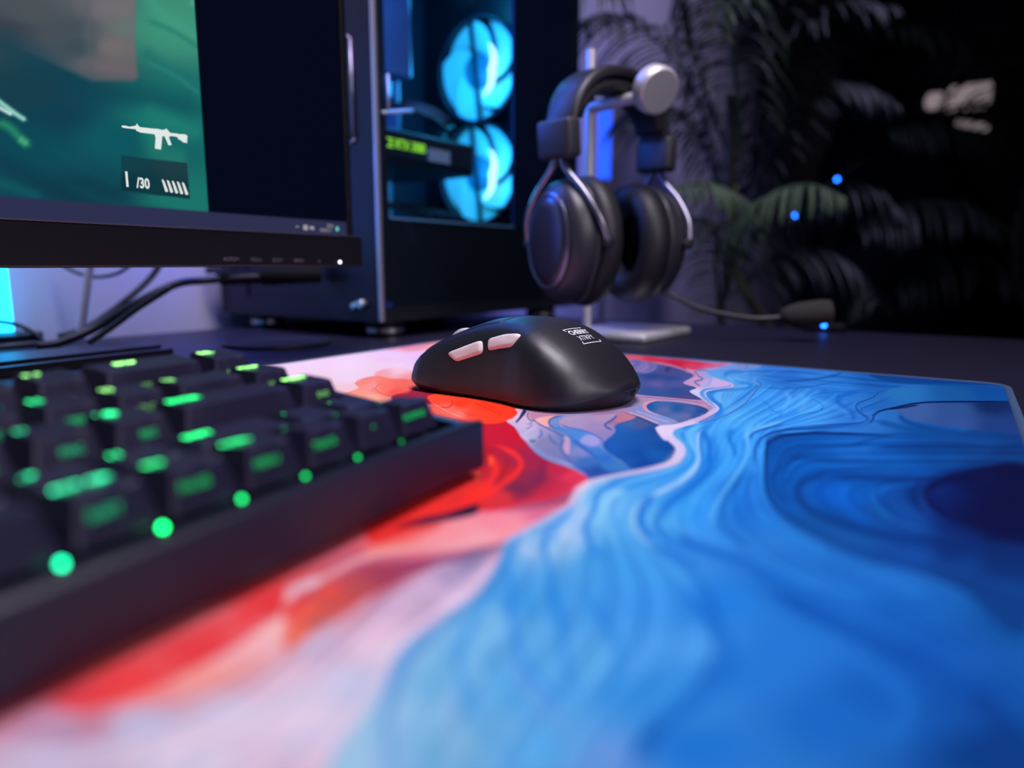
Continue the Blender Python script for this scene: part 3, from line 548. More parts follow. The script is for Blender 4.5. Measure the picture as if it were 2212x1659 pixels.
# upper grey-blue patch behind mouse (crop 2)
P('2',[(100,80),(600,100),(1080,290),(1100,350),(1060,370),(975,430),(1100,470),(1130,490),(1050,530),(1190,620),(1100,625),(800,600),(440,565),(100,500)],
 [(300,200,(140,110,155)),(500,250,(120,115,165)),(350,350,(60,80,140)),(600,350,(45,70,130)),(800,380,(55,75,135)),(650,440,(95,90,145)),(900,430,(75,85,140)),(600,510,(50,80,140)),(900,530,(45,75,135)),(1000,600,(70,70,125)),(780,280,(70,75,125)),(600,560,(50,80,140))],2.5,1)
S('2',[(330,170),(440,180),(400,220),(300,240)],(60,85,150),1.6,3.4,.8)
S('2',[(500,170),(540,230),(480,270),(330,290)],(165,125,165),1.2,3,.7)
S('2',[(600,180),(640,240),(560,290),(420,300)],(150,125,170),1.6,4,.7)
S('2',[(340,330),(600,340),(850,370),(980,380)],(35,65,125),3,8,.5)
S('2',[(560,180),(600,240),(520,280)],(60,95,160),.9,2.2,.6)
P('2',[(770,240),(820,240),(800,290),(760,290)],(40,45,90),3,.6)
# red triangle top edge
P('2',[(150,70),(230,95),(420,100),(700,125),(1000,150),(1300,180),(1620,190),(1560,215),(1400,240),(1200,270),(1080,280),(900,230),(760,200),(560,170),(400,140),(240,130)],
 [(260,110,(225,70,80)),(380,115,(220,85,85)),(600,140,(205,45,65)),(900,190,(190,35,60)),(1150,190,(205,50,70)),(1100,240,(200,65,95)),(1400,200,(190,110,140)),(1560,200,(195,140,175)),(1250,240,(200,90,120)),(180,90,(190,150,185))],2,1)
S('2',[(560,170),(760,205),(900,240),(1000,280),(1060,320)],(200,130,155),1.6,3.4,.9)
# top of the river
P('2',[(1000,250),(1080,270),(1200,260),(1400,235),(1600,190),(1900,200),(1850,250),(1650,260),(1400,270),(1270,280),(1290,330),(1400,380),(1500,410),(1560,450),(1540,480),(1400,495),(1240,500),(1170,540),(1230,600),(1340,670),(1400,720),(1380,770),(1280,830),(1150,890),(980,960),(870,1000),(830,1080),(800,1106),(740,1106),(645,980),(690,940),(900,910),(1190,820),(1270,770),(1330,730),(1290,690),(1180,610),(1050,530),(1130,485),(975,430),(1065,370),(1090,330),(1050,300)],
 [(1100,310,(205,135,160)),(1150,360,(205,150,180)),(1020,430,(185,145,180)),(1100,440,(200,145,175)),(1250,330,(130,160,210)),(1350,420,(195,175,215)),(1250,450,(170,170,215)),(1480,430,(195,170,210)),(1120,530,(205,200,230)),(1180,580,(190,195,228)),(1280,660,(170,185,222)),(1370,720,(180,190,225)),(1300,770,(195,180,210)),(1200,840,(195,165,200)),(1000,910,(205,185,215)),(760,990,(214,204,228)),(1700,220,(110,140,190)),(1500,250,(110,150,205)),(820,960,(214,204,228))],2,1)
S('2',[(1130,290),(1150,340),(1200,370),(1190,390),(1110,410),(1150,450),(1180,470)],(30,85,160),1.2,2.4,.9)
S('2',[(1065,370),(1110,340),(1080,310)],(120,70,110),.7,1.8,.7)
S('2',[(1290,300),(1320,350),(1290,420),(1260,460)],(110,160,215),1.6,4,.7)
S('2',[(1210,300),(1270,350),(1290,400),(1250,450),(1200,470)],(150,160,210),1.6,4,.6)
S('2',[(1500,425),(1540,460),(1450,480),(1250,500),(1190,530),(1200,580),(1300,660),(1350,720),(1330,770)],(60,120,200),.8,2,.85)
S('2',[(1440,400),(1560,440),(1550,480),(1400,500),(1270,520),(1230,550),(1260,600),(1360,680),(1400,740)],(205,185,215),1.4,2.4,.9)
S('2',[(1560,440),(1570,480),(1420,505),(1290,530),(1260,565),(1290,620),(1400,700),(1410,750),(1330,810),(1200,880),(1000,950),(870,1010),(840,1080)],(30,110,205),1.1,2.4,.9)
S('2',[(1180,540),(1190,590),(1290,670),(1330,730)],(75,125,190),.7,2,.7)
S('2',[(1150,330),(1110,290),(1200,270),(1280,290)],(35,105,180),1.4,3,.7)
S('2',[(1650,215),(1700,240),(1640,260)],(170,125,165),2,5,.6)
S('2',[(1700,200),(1740,230),(1700,260)],(70,120,180),1,3,.6)
# white river lower
P('1',[(1700,352),(1870,348),(2080,318),(2000,345),(1870,370),(1825,410),(1850,460),(1930,530),(1950,600),(1930,660),(1860,720),(1700,770),(1500,810),(1250,850),(1120,880),(1010,940),(950,1000),(900,1060),(880,1106),(820,1106),(890,980),(1000,880),(1150,840),(1400,790),(1650,735),(1780,690),(1845,610),(1845,555),(1750,470),(1680,410)],
 [(1740,400,(218,205,228)),(1850,500,(205,195,225)),(1890,600,(205,195,225)),(1800,700,(205,190,218)),(1500,790,(190,180,210)),(1100,870,(205,185,210)),(1000,920,(220,200,218)),(900,1040,(205,185,212)),(1950,350,(215,205,230))],2.4,1)
S('1',[(1250,860),(1120,895),(1030,950),(960,1020),(930,1106)],(170,205,232),5,9,.8)
S('6',[(1735,505),(1650,560),(1620,610),(1590,690),(1480,760),(1300,860),(1120,960),(1050,1010)],(214,180,208),3,6,.8)
S('1',[(1990,450),(1960,520),(1985,600),(1970,680),(1850,760),(1650,830),(1400,880),(1200,940)],(85,170,225),4,8,.7)
S('1',[(2010,420),(1880,390),(1850,430),(1920,500),(1960,560)],(90,170,225),3.5,7,.6)
# hem stitched edge on the right

PA=np.array([-.0548,.6205]); PB=np.array([.2712,.3870]); PAB=(PB-PA); PWD=float(np.hypot(*PAB)); PAB=PAB/PWD
PNN=np.array([-.548,-.836]); PNN/=np.hypot(*PNN); PNR=np.array(NR_); PNR/=np.hypot(*PNR); PLN=.86
def padpt(a,b,z=.003):
    a_=np.asarray(a).reshape(-1,1); b_=np.asarray(b).reshape(-1,1); k_=a_/PWD; p=PA[None]+a_*PAB+b_*(PNN*(1-k_)+PNR*k_)
    return np.concatenate([p,np.full((len(p),1),z)],1)
pe=empty('mouse_pad',Matrix.Identity(4),'large cloth mouse pad printed with blue, white and red marbled paint swirls','mouse pad')
RC=.010; IN=.0012
av=np.unique(np.concatenate([np.linspace(IN,PWD-IN,620)])); bv=np.concatenate([np.linspace(IN,.46,760),np.linspace(.463,PLN-IN,120)])
AA,BB=np.meshgrid(av,bv,indexing='ij')
# rounded corners: squeeze the outermost lattice lines onto the corner arc
def rnd(A_,B_):
    cx=np.clip(A_,RC,PWD-RC); cy=np.clip(B_,RC,PLN-RC); dx=A_-cx; dy=B_-cy; m=(dx!=0)&(dy!=0)
    L=np.hypot(dx,dy); mxx=np.maximum(np.abs(dx),np.abs(dy)); s=np.where(m,mxx/np.maximum(L,1e-9),1.0)
    return np.where(m,cx+dx*s,A_),np.where(m,cy+dy*s,B_)
AA,BB=rnd(AA,BB)
PP=padpt(AA.ravel(),BB.ravel()).reshape(AA.shape+(3,))
Xc,Yc=chart(PP)
COLS=np.clip(lin(paint(Xc,np.minimum(Yc,2600)))*ALB-.003,.0015,.95)  # colours hold shading too: light falls off toward the right and bottom
me=grid_mesh('printed_cloth',PP,None,COLS)
m_pad=attr_mat('printed_cloth',0,.78)
link('printed_cloth',me,m_pad,pe)
def outline(off,n=10):
    o=[]
    for (cx,cy,a0) in ((RC,RC,math.pi),(PWD-RC,RC,1.5*math.pi),(PWD-RC,PLN-RC,0),(RC,PLN-RC,.5*math.pi)):
        for k in range(n+1):
            t=a0+k/n*math.pi/2; o.append((cx+(RC+off)*math.cos(t),cy+(RC+off)*math.sin(t)))
    return o
bm=bmesh.new(); a=[bm.verts.new(tuple(padpt([p[0]],[p[1]],.0003)[0])) for p in outline(-.0003)]; b=[bm.verts.new(tuple(padpt([p[0]],[p[1]],.0027)[0])) for p in outline(-.0003)]
bm.faces.new(a[::-1]); bm.faces.new(b); n=len(a)
for i in range(n): bm.faces.new((a[i],a[(i+1)%n],b[(i+1)%n],b[i]))
obj('rubber_base',bm,mat('black_rubber',(.015,.015,.017),.9),pe,label='black rubber underside')
m_hem=mat('stitched_edge',(.016,.05,.13),.9,noise=(.05,.10,.20),bscale=700,bump=.8)
pts=[]
ol=outline(.0002,8)
for i in range(len(ol)):
    p,q=ol[i],ol[(i+1)%len(ol)]; k=max(1,int(math.hypot(q[0]-p[0],q[1]-p[1])/.01))
    for j in range(k): pts.append(tuple(padpt([p[0]+(q[0]-p[0])*j/k],[p[1]+(q[1]-p[1])*j/k],.0019)[0]))
bm=bmesh.new(); tube(bm,pts,.0017,8,closed=True,flat=1.35); obj('stitched_hem',bm,m_hem,pe,smooth=True,label='pale blue stitched edge')
# ================================================================ MOUSE
al=math.radians(37); fw=Vector((-math.cos(al),math.sin(al),0)); lf=Vector((-fw.y,fw.x,0))
MM=frame(fw*.211+lf*(-.293)+Vector((0,0,.0031)),fw,lf)
mouse=empty('computer_mouse',MM,'matte black computer mouse with two pale pink side buttons on the pad','computer mouse')
def ip(x,T_):
    xs=[t[0] for t in T_]; ys=[t[1] for t in T_]; return float(np.interp(x,xs,ys))
HX=[(-62,.8),(-61.9,8),(-61,10.0),(-58.5,11.5),(-54,16.0),(-50,19.6),(-45,23.8),(-40,27.6),(-32.5,31.9),(-26,35.2),(-20,37.3),(-12,38.8),(-4,39.4),(4,39.0),(13,37.6),(20,35.6),(27,33.2),(34,30.4),(41,27.2),(47,24.2),(52,20.8),(56,17.0),(59,13.6),(61,10.6),(61.8,9),(62,7.5)]
def sm_ip(T_):
    xs=np.array([t[0] for t in T_],float); ys=np.array([t[1] for t in T_],float)
    gx=np.linspace(xs[0],xs[-1],400); gy=np.interp(gx,xs,ys); k=np.ones(9)/9; g2=np.convolve(np.pad(gy,4,'edge'),k,'valid')
    return lambda x: float(np.interp(x,gx,g2))
hfun=sm_ip(HX)
WL=sm_ip([(-62,0),(-61,9),(-59,15),(-55,22.5),(-50,29.5),(-45,33.4),(-38,36.0),(-30,36.5),(-20,35),(-8,31),(4,29.3),(16,29),(28,29.8),(40,30.6),(50,30.2),(56,27.5),(60,20),(61.4,12),(62,0)])
WR=sm_ip([(-62,0),(-61,9),(-59,14),(-55,20.5),(-50,26.5),(-45,30.3),(-38,33),(-30,34),(-20,32.8),(-8,31),(4,30),(16,30),(28,30.6),(40,31),(50,30),(56,26.5),(60,19),(61.4,11),(62,0)])
zc=sm_ip([(-62,8.5),(-50,4.6),(-37,3),(-20,1.8),(0,1.5),(20,1.8),(40,3.2),(52,4.6),(62,6.5)])
SEC=[(1,0),(1.0,.10),(.985,.22),(.96,.36),(.935,.5),(.91,.62),(.875,.72),(.82,.81),(.74,.88),(.62,.935),(.46,.97),(.3,.99),(.14,.998),(0,1)]
su=np.linspace(0,1,len(SEC)); SY=np.interp; _y=np.array([s[0] for s in SEC]); _z=np.array([s[1] for s in SEC])
def msurf(x,v):
    """v in [-1,1]: -1 lower right edge, 0 ridge, 1 lower left (thumb side) edge; mm"""
    u=1-abs(v); yy=float(np.interp(u,su,_y)); zz=float(np.interp(u,su,_z)); h=hfun(x); z0=zc(x); wd=WL(x) if v>=0 else WR(x)
    # rounder towards the rear
    t=min(1,max(0,(-x-18)/40)); t=t*t*(3-2*t)
    ay=math.sin(math.pi/2*(1-u)); az=math.cos(math.pi/2*(1-u)); ry=abs(ay)**.62; rz=max(0,az)**.86
    yy=yy*(1-t)+ry*t; zz=zz*(1-t)+rz*t
    t2=min(1,max(0,(x-46)/16)); yy=yy*(1-.0*t2)
    return Vector((x*(.966 if x<0 else 1),(1 if v>=0 else -1)*wd*yy,z0+(h-z0)*zz))
def mnorm(x,v):
    e=.4; a=msurf(min(x+e,61.9),v)-msurf(max(x-e,-61.9),v); b=msurf(x,min(v+.01,1))-msurf(x,max(v-.01,-1)); n=a.cross(b)
    n.normalize(); c=Vector((x*.6,0,8)); 
    return n if n.dot(msurf(x,v)-c)>0 else -n
xs=[62*math.sin(math.pi/2*t) if abs(t)>.6 else 62*math.sin(math.pi/2*t) for t in np.linspace(-1,1,90)]
vsn=np.linspace(-1,1,65)
bm=bmesh.new(); g=[[bm.verts.new(msurf(x,v)*.001) for v in vsn] for x in xs]
for i in range(len(xs)-1):
    for j in range(len(vsn)-1): bm.faces.new((g[i][j],g[i+1][j],g[i+1][j+1],g[i][j+1]))
bmesh.ops.remove_doubles(bm,verts=bm.verts,dist=1e-5)
m_shell=mat('mouse_shell',(.007,.0055,.013),.44,spec=.9,bump=.1,bscale=3000)
obj('shell',bm,m_shell,mouse,smooth=True)
bm=bmesh.new(); ring=[(x*(.966 if x<0 else 1),WL(x),zc(x)) for x in xs]+[(x*(.966 if x<0 else 1),-WR(x),zc(x)) for x in xs[::-1]][1:-1]
lv=[(1,1.0,.0),(.999,.94,.0),(.962,.40,.1),(.925,0,.12)]
rr=[[bm.verts.new((p[0]*k*.001,p[1]*k*.001,(p[2]*q+c_)*.001)) for p in ring] for k,q,c_ in lv]
for a,b in zip(rr,rr[1:]):
    for k in range(len(ring)): bm.faces.new((a[k],a[(k+1)%len(ring)],b[(k+1)%len(ring)],b[k]))
bm.faces.new(rr[-1]); bm.faces.new(rr[0][::-1])
obj('base',bm,mat('mouse_base',(.008,.008,.010),.5),mouse,auto=35)
def v_at(x,z,left=True):
    lo,hi=0.,1.
    for _ in range(24):
        m=(lo+hi)/2
        if msurf(x,m if left else -m).z>z: lo=m
        else: hi=m
    return m if left else -m
def patch(name,c00,c10,c11,c01,hgt,mt,bulge=0,n=(22,12),back=.5,edge=.12,label=None):
    """raised key following the shell; corners in (x, v): c00 front-low.. order around"""
    bm=bmesh.new(); N,M_=n; top=[]
    for i in range(N+1):
        r=[]
        for j in range(M_+1):
            s,t=i/N,j/M_
            # rounded corner squeeze
            S_,T_=2*s-1,2*t-1; k=.16; S2=S_*math.sqrt(1-k*T_*T_*S_*S_); T2=T_*math.sqrt(1-k*S_*S_*T_*T_); s2,t2=(S2+1)/2,(T2+1)/2
            x=(c00[0]*(1-s2)+c10[0]*s2)*(1-t2)+(c01[0]*(1-s2)+c11[0]*s2)*t2; v=(c00[1]*(1-s2)+c10[1]*s2)*(1-t2)+(c01[1]*(1-s2)+c11[1]*s2)*t2
            d=min(s,1-s)*N/2.5; e=min(t,1-t)*M_/2.5; q=min(1,d)*min(1,e); q=math.sin(q*math.pi/2)
            p=msurf(x,v)+mnorm(x,v)*(-back+(hgt+back)*(q if min(i,N-i,j,M_-j)>0 else 0)); r.append(bm.verts.new(p*.001))
        top.append(r)
    for i in range(N):
        for j in range(M_): bm.faces.new((top[i][j],top[i+1][j],top[i+1][j+1],top[i][j+1]))
    return obj(name,bm,mt,mouse,smooth=True,label=label)
m_pink=mat('pale_pink_plastic',(.92,.82,.85),.38)
m_gap=mat('button_gap',(.006,.006,.008),.6)
def sq(pts): return [(x,v_at(x,z)) for x,z in pts]
# forward side button and rear side button (x towards the nose, z height in mm)
a=sq([(24.2,16.5),(6.3,22.2),(8.2,29.3),(31.6,20.8)])
patch('button_gap',*[(x,v) for x,v in sq([(24.8,15.7),(5.5,21.5),(7.4,30.0),(33.0,20.8)])],.12,m_gap)
patch('side_button',a[0],a[1],a[2],a[3],1.25,m_pink,label='forward pink side button')
patch('button_gap',*[(x,v) for x,v in sq([(5.2,22.6),(-13.4,26.1),(-18.4,34.0),(6.6,30.2)])],.12,m_gap)
b=sq([(4.5,23.3),(-12.7,26.6),(-17.2,33.3),(5.9,29.7)])
patch('side_button',b[0],b[1],b[2],b[3],1.25,m_pink,label='rear pink side button')
# main buttons lie on the top as two thin leaves
patch('main_button',(60,.40),(2,.30),(2,.035),(60,.05),.45,m_shell,n=(60,20))
patch('main_button',(60,-.40),(2,-.30),(2,-.035),(60,-.05),.45,m_shell,n=(60,20))
bm=Lm([(0,-3.4),(8.6,-3.4),(10.2,-2.6),(10.6,-1.4),(10.6,1.4),(10.2,2.6),(8.6,3.4),(0,3.4)],40)
bmesh.ops.transform(bm,matrix=Matrix.Translation(Vector((.0405,0,.0205)))@Matrix.Rotation(math.pi/2,4,'X')@Matrix.Scale(.001,4),verts=bm.verts)
obj('scroll_wheel',bm,mat('white_rubber',(.78,.76,.8),.5),mouse,auto=40,label='white scroll wheel')
# printed badge on the rear hump: two words inside a broken frame
m_print=mat('white_print',(.85,.85,.9),.5)
def wrap(me,u0,x0,ang=0):
    """text plane: +x -> towards the right side of the mouse, +y -> towards the nose"""
    for v in me.vertices:
        y=-(v.co.x)+u0; x=v.co.y+x0
        lo,hi=-1.,1.
        for _ in range(26):
            m=(lo+hi)/2
            if msurf(x,m).y<y: lo=m
            else: hi=m
        p=msurf(x,m)+mnorm(x,m)*.10; v.co=p*.001
    return me
def bmtri(me):
    b=bmesh.new(); b.from_mesh(me)
    bmesh.ops.subdivide_edges(b,edges=[e for e in b.edges if e.calc_length()>.8],cuts=2); b.to_mesh(me); b.free(); return me
def glyph_line(pts,w):
    b=bmesh.new()
    for p,q in zip(pts,pts[1:]):
        d=Vector((q[0]-p[0],q[1]-p[1],0)); n_=Vector((-d.y,d.x,0)).normalized()*w/2; k=max(1,int(d.length/.7)); e_=d.normalized()*w*.4
        for i in range(k):
            s0=Vector((p[0],p[1],0))+d*(i/k)-(e_ if i==0 else e_*0); s1=Vector((p[0],p[1],0))+d*((i+1)/k)+(e_ if i==k-1 else e_*0)
            b.faces.new([b.verts.new(c) for c in (s0-n_,s1-n_,s1+n_,s0+n_)])
    me=bpy.data.meshes.new('badge'); b.to_mesh(me); b.free(); return me
LX,LU=LOGO
parts=[bmtri(text_mesh('CHERRY',4.4,.03)),bmtri(text_mesh('XTRFY',4.4,.0))]
for v in parts[0].vertices: v.co.y+=2.3
for v in parts[1].vertices: v.co.y-=2.1
parts.append(glyph_line([(-8.7,4.0),(-9.4,5.4),(6.5,5.4)],.42)); parts.append(glyph_line([(-6.8,-4.2),(-8.0,-5.7),(8,-5.7),(9,-4.2)],.42))
for p in parts: link('printed_badge',wrap(p,LU,LX),m_print,mouse,label='white printed lettering')
# ================================================================ KEYBOARD
KR=Vector((.466,.885,0)).normalized(); KC=Vector((-.885,.466,0)).normalized(); KO=Vector((-.00881,.21527,0))
KM=frame(KO,KR,KC)       # x: to the right (0 = right end), y: to the back, z up
kb=empty('keyboard',KM,'black mechanical keyboard with green backlit keycaps on the mouse pad','keyboard')
m_case=mat('keyboard_case',(.008,.0065,.024),.40,bump=.2,bscale=1500)
m_plate=mat('keyboard_plate',(.010,.010,.014),.6)
m_cap=mat('keycap_plastic',(.016,.0135,.042),.42,bump=.15,bscale=2500)
KL=-.317
# wedge case with raised rim: side profile (y,z)
bm=bmesh.new()
prof=[(.004,.0040),(0,.0062),(0,.0198),(.0010,.0207),(.0072,.0196),(.0080,.0150),(.1040,.0215),(.1048,.0300),(.1110,.0305),(.1120,.0295),(.1120,.0105),(.108,.0068)]
L0=[bm.verts.new((KL,y,z)) for y,z in prof]; L1=[bm.verts.new((0,y,z)) for y,z in prof]; n=len(prof)
for i in range(n): bm.faces.new((L0[i],L0[(i+1)%n],L1[(i+1)%n],L1[i]))
bm.faces.new(L0[::-1]); bm.faces.new(L1)
for x0,x1 in ((KL,KL+.0045),(-.0036,0)):        # end walls up to the rim
    e=[(.0072,.0150),(.0072,.0196),(.1048,.0300),(.1048,.0215)]
    p0=[bm.verts.new((x0,y,z)) for y,z in e]; p1=[bm.verts.new((x1,y,z)) for y,z in e]
    for i in range(4): bm.faces.new((p0[i],p0[(i+1)%4],p1[(i+1)%4],p1[i]))
    bm.faces.new(p0[::-1]); bm.faces.new(p1)
obj('case',bm,m_case,kb,auto=25)
for x in (KL+.03,-.04):
    obj('foot',B((x-.02,.088,.0033),(x+.02,.100,.0085),.001),mat('rubber_foot',(.02,.02,.02),.9),kb)
    obj('foot',B((x-.02,.008,.0033),(x+.02,.018,.0065),.001),bpy.data.materials['rubber_foot'],kb)
U=.01905; RX=-.0140+.0095
ROWS=[ # y front of the top, z front, z back, [(width, top legend, front legend)] from the right
 (.0930,.0366,.0382,[(1,'DEL','PRINT'),(2,'BKSP','BRIGHTNESS'),(1,'= +','F12'),(1,'- _','F11'),(1,'0 )','F10'),(1,'9 (','F9'),(1,'8','F8'),(1,'7','F7'),(1,'6','F6'),(1,'5','F5'),(1,'4','F4'),(1,'3','F3'),(1,'2','F2'),(1,'1','F1'),(1,'ESC','`')]),
 (.0737,.0333,.0340,[(1,'PGUP','HOME'),(1.5,'\\ |','MODE'),(1,'] }','COLOR'),(1,'[ {','SPEED'),(1,'P','M5'),(1,'O','M4'),(1,'I','M3'),(1,'U','M2'),(1,'Y','M1'),(1,'T',''),(1,'R',''),(1,'E',''),(1,'W',''),(1,'Q',''),(1.5,'TAB','')]),
 (.0535,.0308,.0316,[(1,'PGDN','END'),(2.25,'ENTER',''),(1,"' @",'REC'),(1,'; :','MAC'),(1,'L','LOCK'),(1,'K',''),(1,'J',''),(1,'H',''),(1,'G',''),(1,'F',''),(1,'D',''),(1,'S',''),(1,'A',''),(1.75,'CAPS','')]),
 (.0352,.0252,.0258,[(1,'.','ESC'),(1,'.','VOL'),(1.75,'SHIFT','EQ'),(1,'/ ?','EQ'),(1,'. >','EQ'),(1,', <','EQ'),(1,'M',''),(1,'N',''),(1,'B',''),(1,'V',''),(1,'C',''),(1,'X',''),(1,'Z',''),(2.25,'SHIFT','')]),
 (.0157,.0280,.0270,[(1,'.','NUMPAD'),(1,'.','^'),(1,'.','TRACK'),(1,'CTRL','MENU'),(1,'FN','PAUSE'),(1,'ALT GR','SHIFT'),(6.25,'',''),(1.25,'ALT',''),(1.25,'WIN',''),(1.25,'CTRL','')]),
]
def cap_bm(w,dz,hb):
    """keycap: x -w/2..w/2 at base, y 0..18 mm, tapered, dished top; z from the base; dz = back minus front top height"""
    bm=bmesh.new(); nx=max(5,int(w/2.6)); ny=6; top=[]
    xt=w/2-3.0; y0,y1=2.9,15.6
    for j in range(ny+1):
        r=[]
        for i in range(nx+1):
            s=i/nx*2-1; t=j/ny; x=xt*s; y=y0+(y1-y0)*t; z=hb+dz*t-(.55*(1-s*s*s*s) if w<30 else .25*(1-abs(s)**8))*1.0
            r.append(bm.verts.new((x,y,z)))
        top.append(r)
    for j in range(ny):
        for i in range(nx): bm.faces.new((top[j][i],top[j][i+1],top[j+1][i+1],top[j+1][i]))
    ring=[top[0][i] for i in range(nx+1)]+[top[j][nx] for j in range(1,ny+1)]+[top[ny][i] for i in range(nx-1,-1,-1)]+[top[j][0] for j in range(ny-1,0,-1)]
    bot=[]
    for v in ring:
        x,y,z=v.co; x2=x/xt*(w/2-.45); y2=9+ (y-(y0+y1)/2)/((y1-y0)/2)*8.7
        bot.append(bm.verts.new((x2,y2,0)))
    n=len(ring)
    for i in range(n): bm.faces.new((ring[i],ring[(i+1)%n],bot[(i+1)%n],bot[i]))
    es=[e for e in bm.edges if e.verts[0] in ring and e.verts[1] in ring] if False else []
    sr=set(ring); es=[e for e in bm.edges if e.verts[0] in sr and e.verts[1] in sr and any(f.normal.length>=0 for f in e.link_faces) and len({len([v for v in f.verts if v in set(bot)])>0 for f in e.link_faces})==2]
    cn=[e for e in bm.edges if (e.verts[0] in sr)!=(e.verts[1] in sr) and (e.verts[0] in set(bot) or e.verts[1] in set(bot)) and any((abs(abs(v.co.x)-xt)<.01 and (abs(v.co.y-y0)<.01 or abs(v.co.y-y1)<.01)) for v in e.verts if v in sr)]
    bmesh.ops.bevel(bm,geom=es+cn,offset=.55,segments=2,profile=.5,affect='EDGES')
    bmesh.ops.transform(bm,matrix=Matrix.Scale(.001,4),verts=bm.verts); return bm
LEDM=[emis('row_led',c,k) for c,k in (((.01,.6,.12),.8),((.01,.7,.15),2.5),((.01,.75,.16),3.5),((.01,.8,.18),7),((.005,.85,.17),17),((.01,.75,.36),13))]
m_leg={}
def legmat(x,row,side):
    """backlight colour drifts from yellow green at the far corner to teal near the seat"""
    t=max(0,min(1,(-x-.03)/.10)); far=1 if (row<3 and x>-.03) or (row<2 and x>-.075) else 0
    k=(round(t*4),far,side,row==4)
    if k not in m_leg:
        c=(.30,.92,.22) if far else (.01+.02*t,.80,.18+.34*t**3)
        m_leg[k]=emis('key_backlight',c,(.85 if side else 7.0)*(1 if not far else .9))
    return m_leg[k]
caps={}
for ri,(yf,zf,zb,keys) in enumerate(ROWS):
    x=RX
    for ki,(wu,top,side) in enumerate(keys):
        w_=wu*19.05; xc=x-w_*.0005; x-=w_*.001
        if xc<KL+.004: continue
        y0=yf-.0029; zbase=.0170+y0*.075+.0008; hb=(zf-zbase)*1000; dz=(zb-zf)*1000
        key=(ri,wu)
        if key not in caps:
            b=cap_bm(w_-.6,dz,hb); bmesh.ops.recalc_face_normals(b,faces=b.faces); me=bpy.data.meshes.new('keycap'); b.to_mesh(me); b.free(); me.polygons.foreach_set('use_smooth',[True]*len(me.polygons)); me.set_sharp_from_angle(angle=math.radians(40)); me.materials.append(m_cap); caps[key]=me
        co=bpy.data.objects.new('keycap',caps[key]); COL.objects.link(co); co.parent=kb; co.matrix_local=Matrix.Translation(Vector((xc,y0,zbase)))
        if top:
            sm=.0021 if top=='.' else .0034
            me=text_mesh(top if top!='.' else '-',sm,.02); 
            wt=max(v.co.x for v in me.vertices)-min(v.co.x for v in me.vertices) if len(me.vertices) else 0
            lx=-(w_*.0005-.0032)+wt/2+.0008 if wu<=1.25 else (-(w_*.0005-.0045)+wt/2 if top!='BKSP' else -.004)
            slope=math.atan2(dz,12.7)
            link('legend',me,legmat(xc,ri,0),co,Matrix.Translation(Vector((lx,.0122,hb*.001+dz*.001*.73-.0001)))@Matrix.Rotation(slope,4,'X'),label='glowing green legend on top')
        if side:
            me=text_mesh(side,.0026 if len(side)<9 else .0026,.0); ang=math.atan2(hb,2.4)
            link('legend',me,legmat(xc,ri,1),co,Matrix.Translation(Vector((-.0022 if ri==4 else .0006,.0013,hb*.001*.56)))@Matrix.Rotation(ang,4,'X'),label='dimmer green legend on the front')
for k in range(6):
    bm=bmesh.new(); bmesh.ops.create_uvsphere(bm,u_segments=12,v_segments=8,radius=.00055)
    obj('backlight_led',bm,LEDM[k],kb,Matrix.Translation(Vector((-.0279-.0188*k,.0104,.0190))),label='small green light under the front row')
# keyboard cable leaves the back edge behind the frame
# ================================================================ MONITOR
MD=Vector((.479,.878,0)).normalized(); MN=Vector((-MD.y,MD.x,0))   # along the screen (to the right), and backwards
MR=at(776,577,.562); MR.z=0
MMx=frame(MR,MD,MN)      # x: 0 = right end of chin, negative = left; y: into the monitor; z: above the desk
mon=empty('monitor',MMx,'large black computer monitor showing a green game scene, standing behind the keyboard','monitor')
ZB,ZC=.0664,.0888; MWD=.555; MH=.395
m_bezel=mat('bezel_plastic',(.006,.0055,.009),.38,spec=.4,bump=.1,bscale=900)
obj('chin',B((-MWD,-.004,ZB),(0,.020,ZC),.0012),m_bezel,mon)
obj('chin_edge',B((-MWD+.001,-.0045,ZC-.0002),(-.0008,-.0010,ZC+.0006),.0003),mat('chin_edge',(.10,.09,.14),.3,.6),mon,label='thin lighter strip')
bm=bmesh.new(); box(bm,(-.0125,-.0012,ZC-.001),(-.0065,.022,MH),bev=.001); box(bm,(-MWD+.0065,-.0012,ZC-.001),(-MWD+.0125,.022,MH),bev=.001); box(bm,(-MWD+.0065,-.0012,MH-.006),(-.0065,.022,MH),bev=.001)
obj('bezel_frame',bm,m_bezel,mon)
obj('back_shell',B((-MWD+.012,.020,ZB+.012),(-.012,.048,MH-.01),.008,3),mat('monitor_back',(.02,.02,.024),.6),mon)
def onscr(x,y): return MMx.inverted()@onpl(x,y,MR+MN*.0002,MN)
# picture on the screen
OPS_PAD,BASE_PAD=OPS,BASE
OPS=[];BASE=[((60,60),(62,66,80)),((60,300),(10,70,85)),((200,420),(12,60,75)),((350,250),(25,120,110)),((400,60),(60,145,120)),((250,300),(12,85,95)),((60,200),(22,60,75)),((400,430),(25,115,105)),((120,250),(14,62,80))]
P('p',[(-400,-200),(300,-400),(292,100),(298,168),(290,176),(200,176),(120,140),(0,85),(-300,-20)],[((60),(30),(74,82,88)),(150,60,(68,78,88)),(170,100,(60,76,86)),(245,100,(112,106,108)),(245,20,(112,108,112)),(215,150,(105,98,104)),(20,60,(58,66,78)),(282,60,(100,112,112))],14,1,3.,1)
S('p',[(185,-50),(190,60),(196,170)],(84,92,98),10,26,.5)
S('p',[(-60,60),(60,120),(190,190),(330,215),(500,250)],(10,62,80),26,60,.55)
S('p',[(300,-40),(360,40),(450,90)],(68,158,128),12,40,.6)
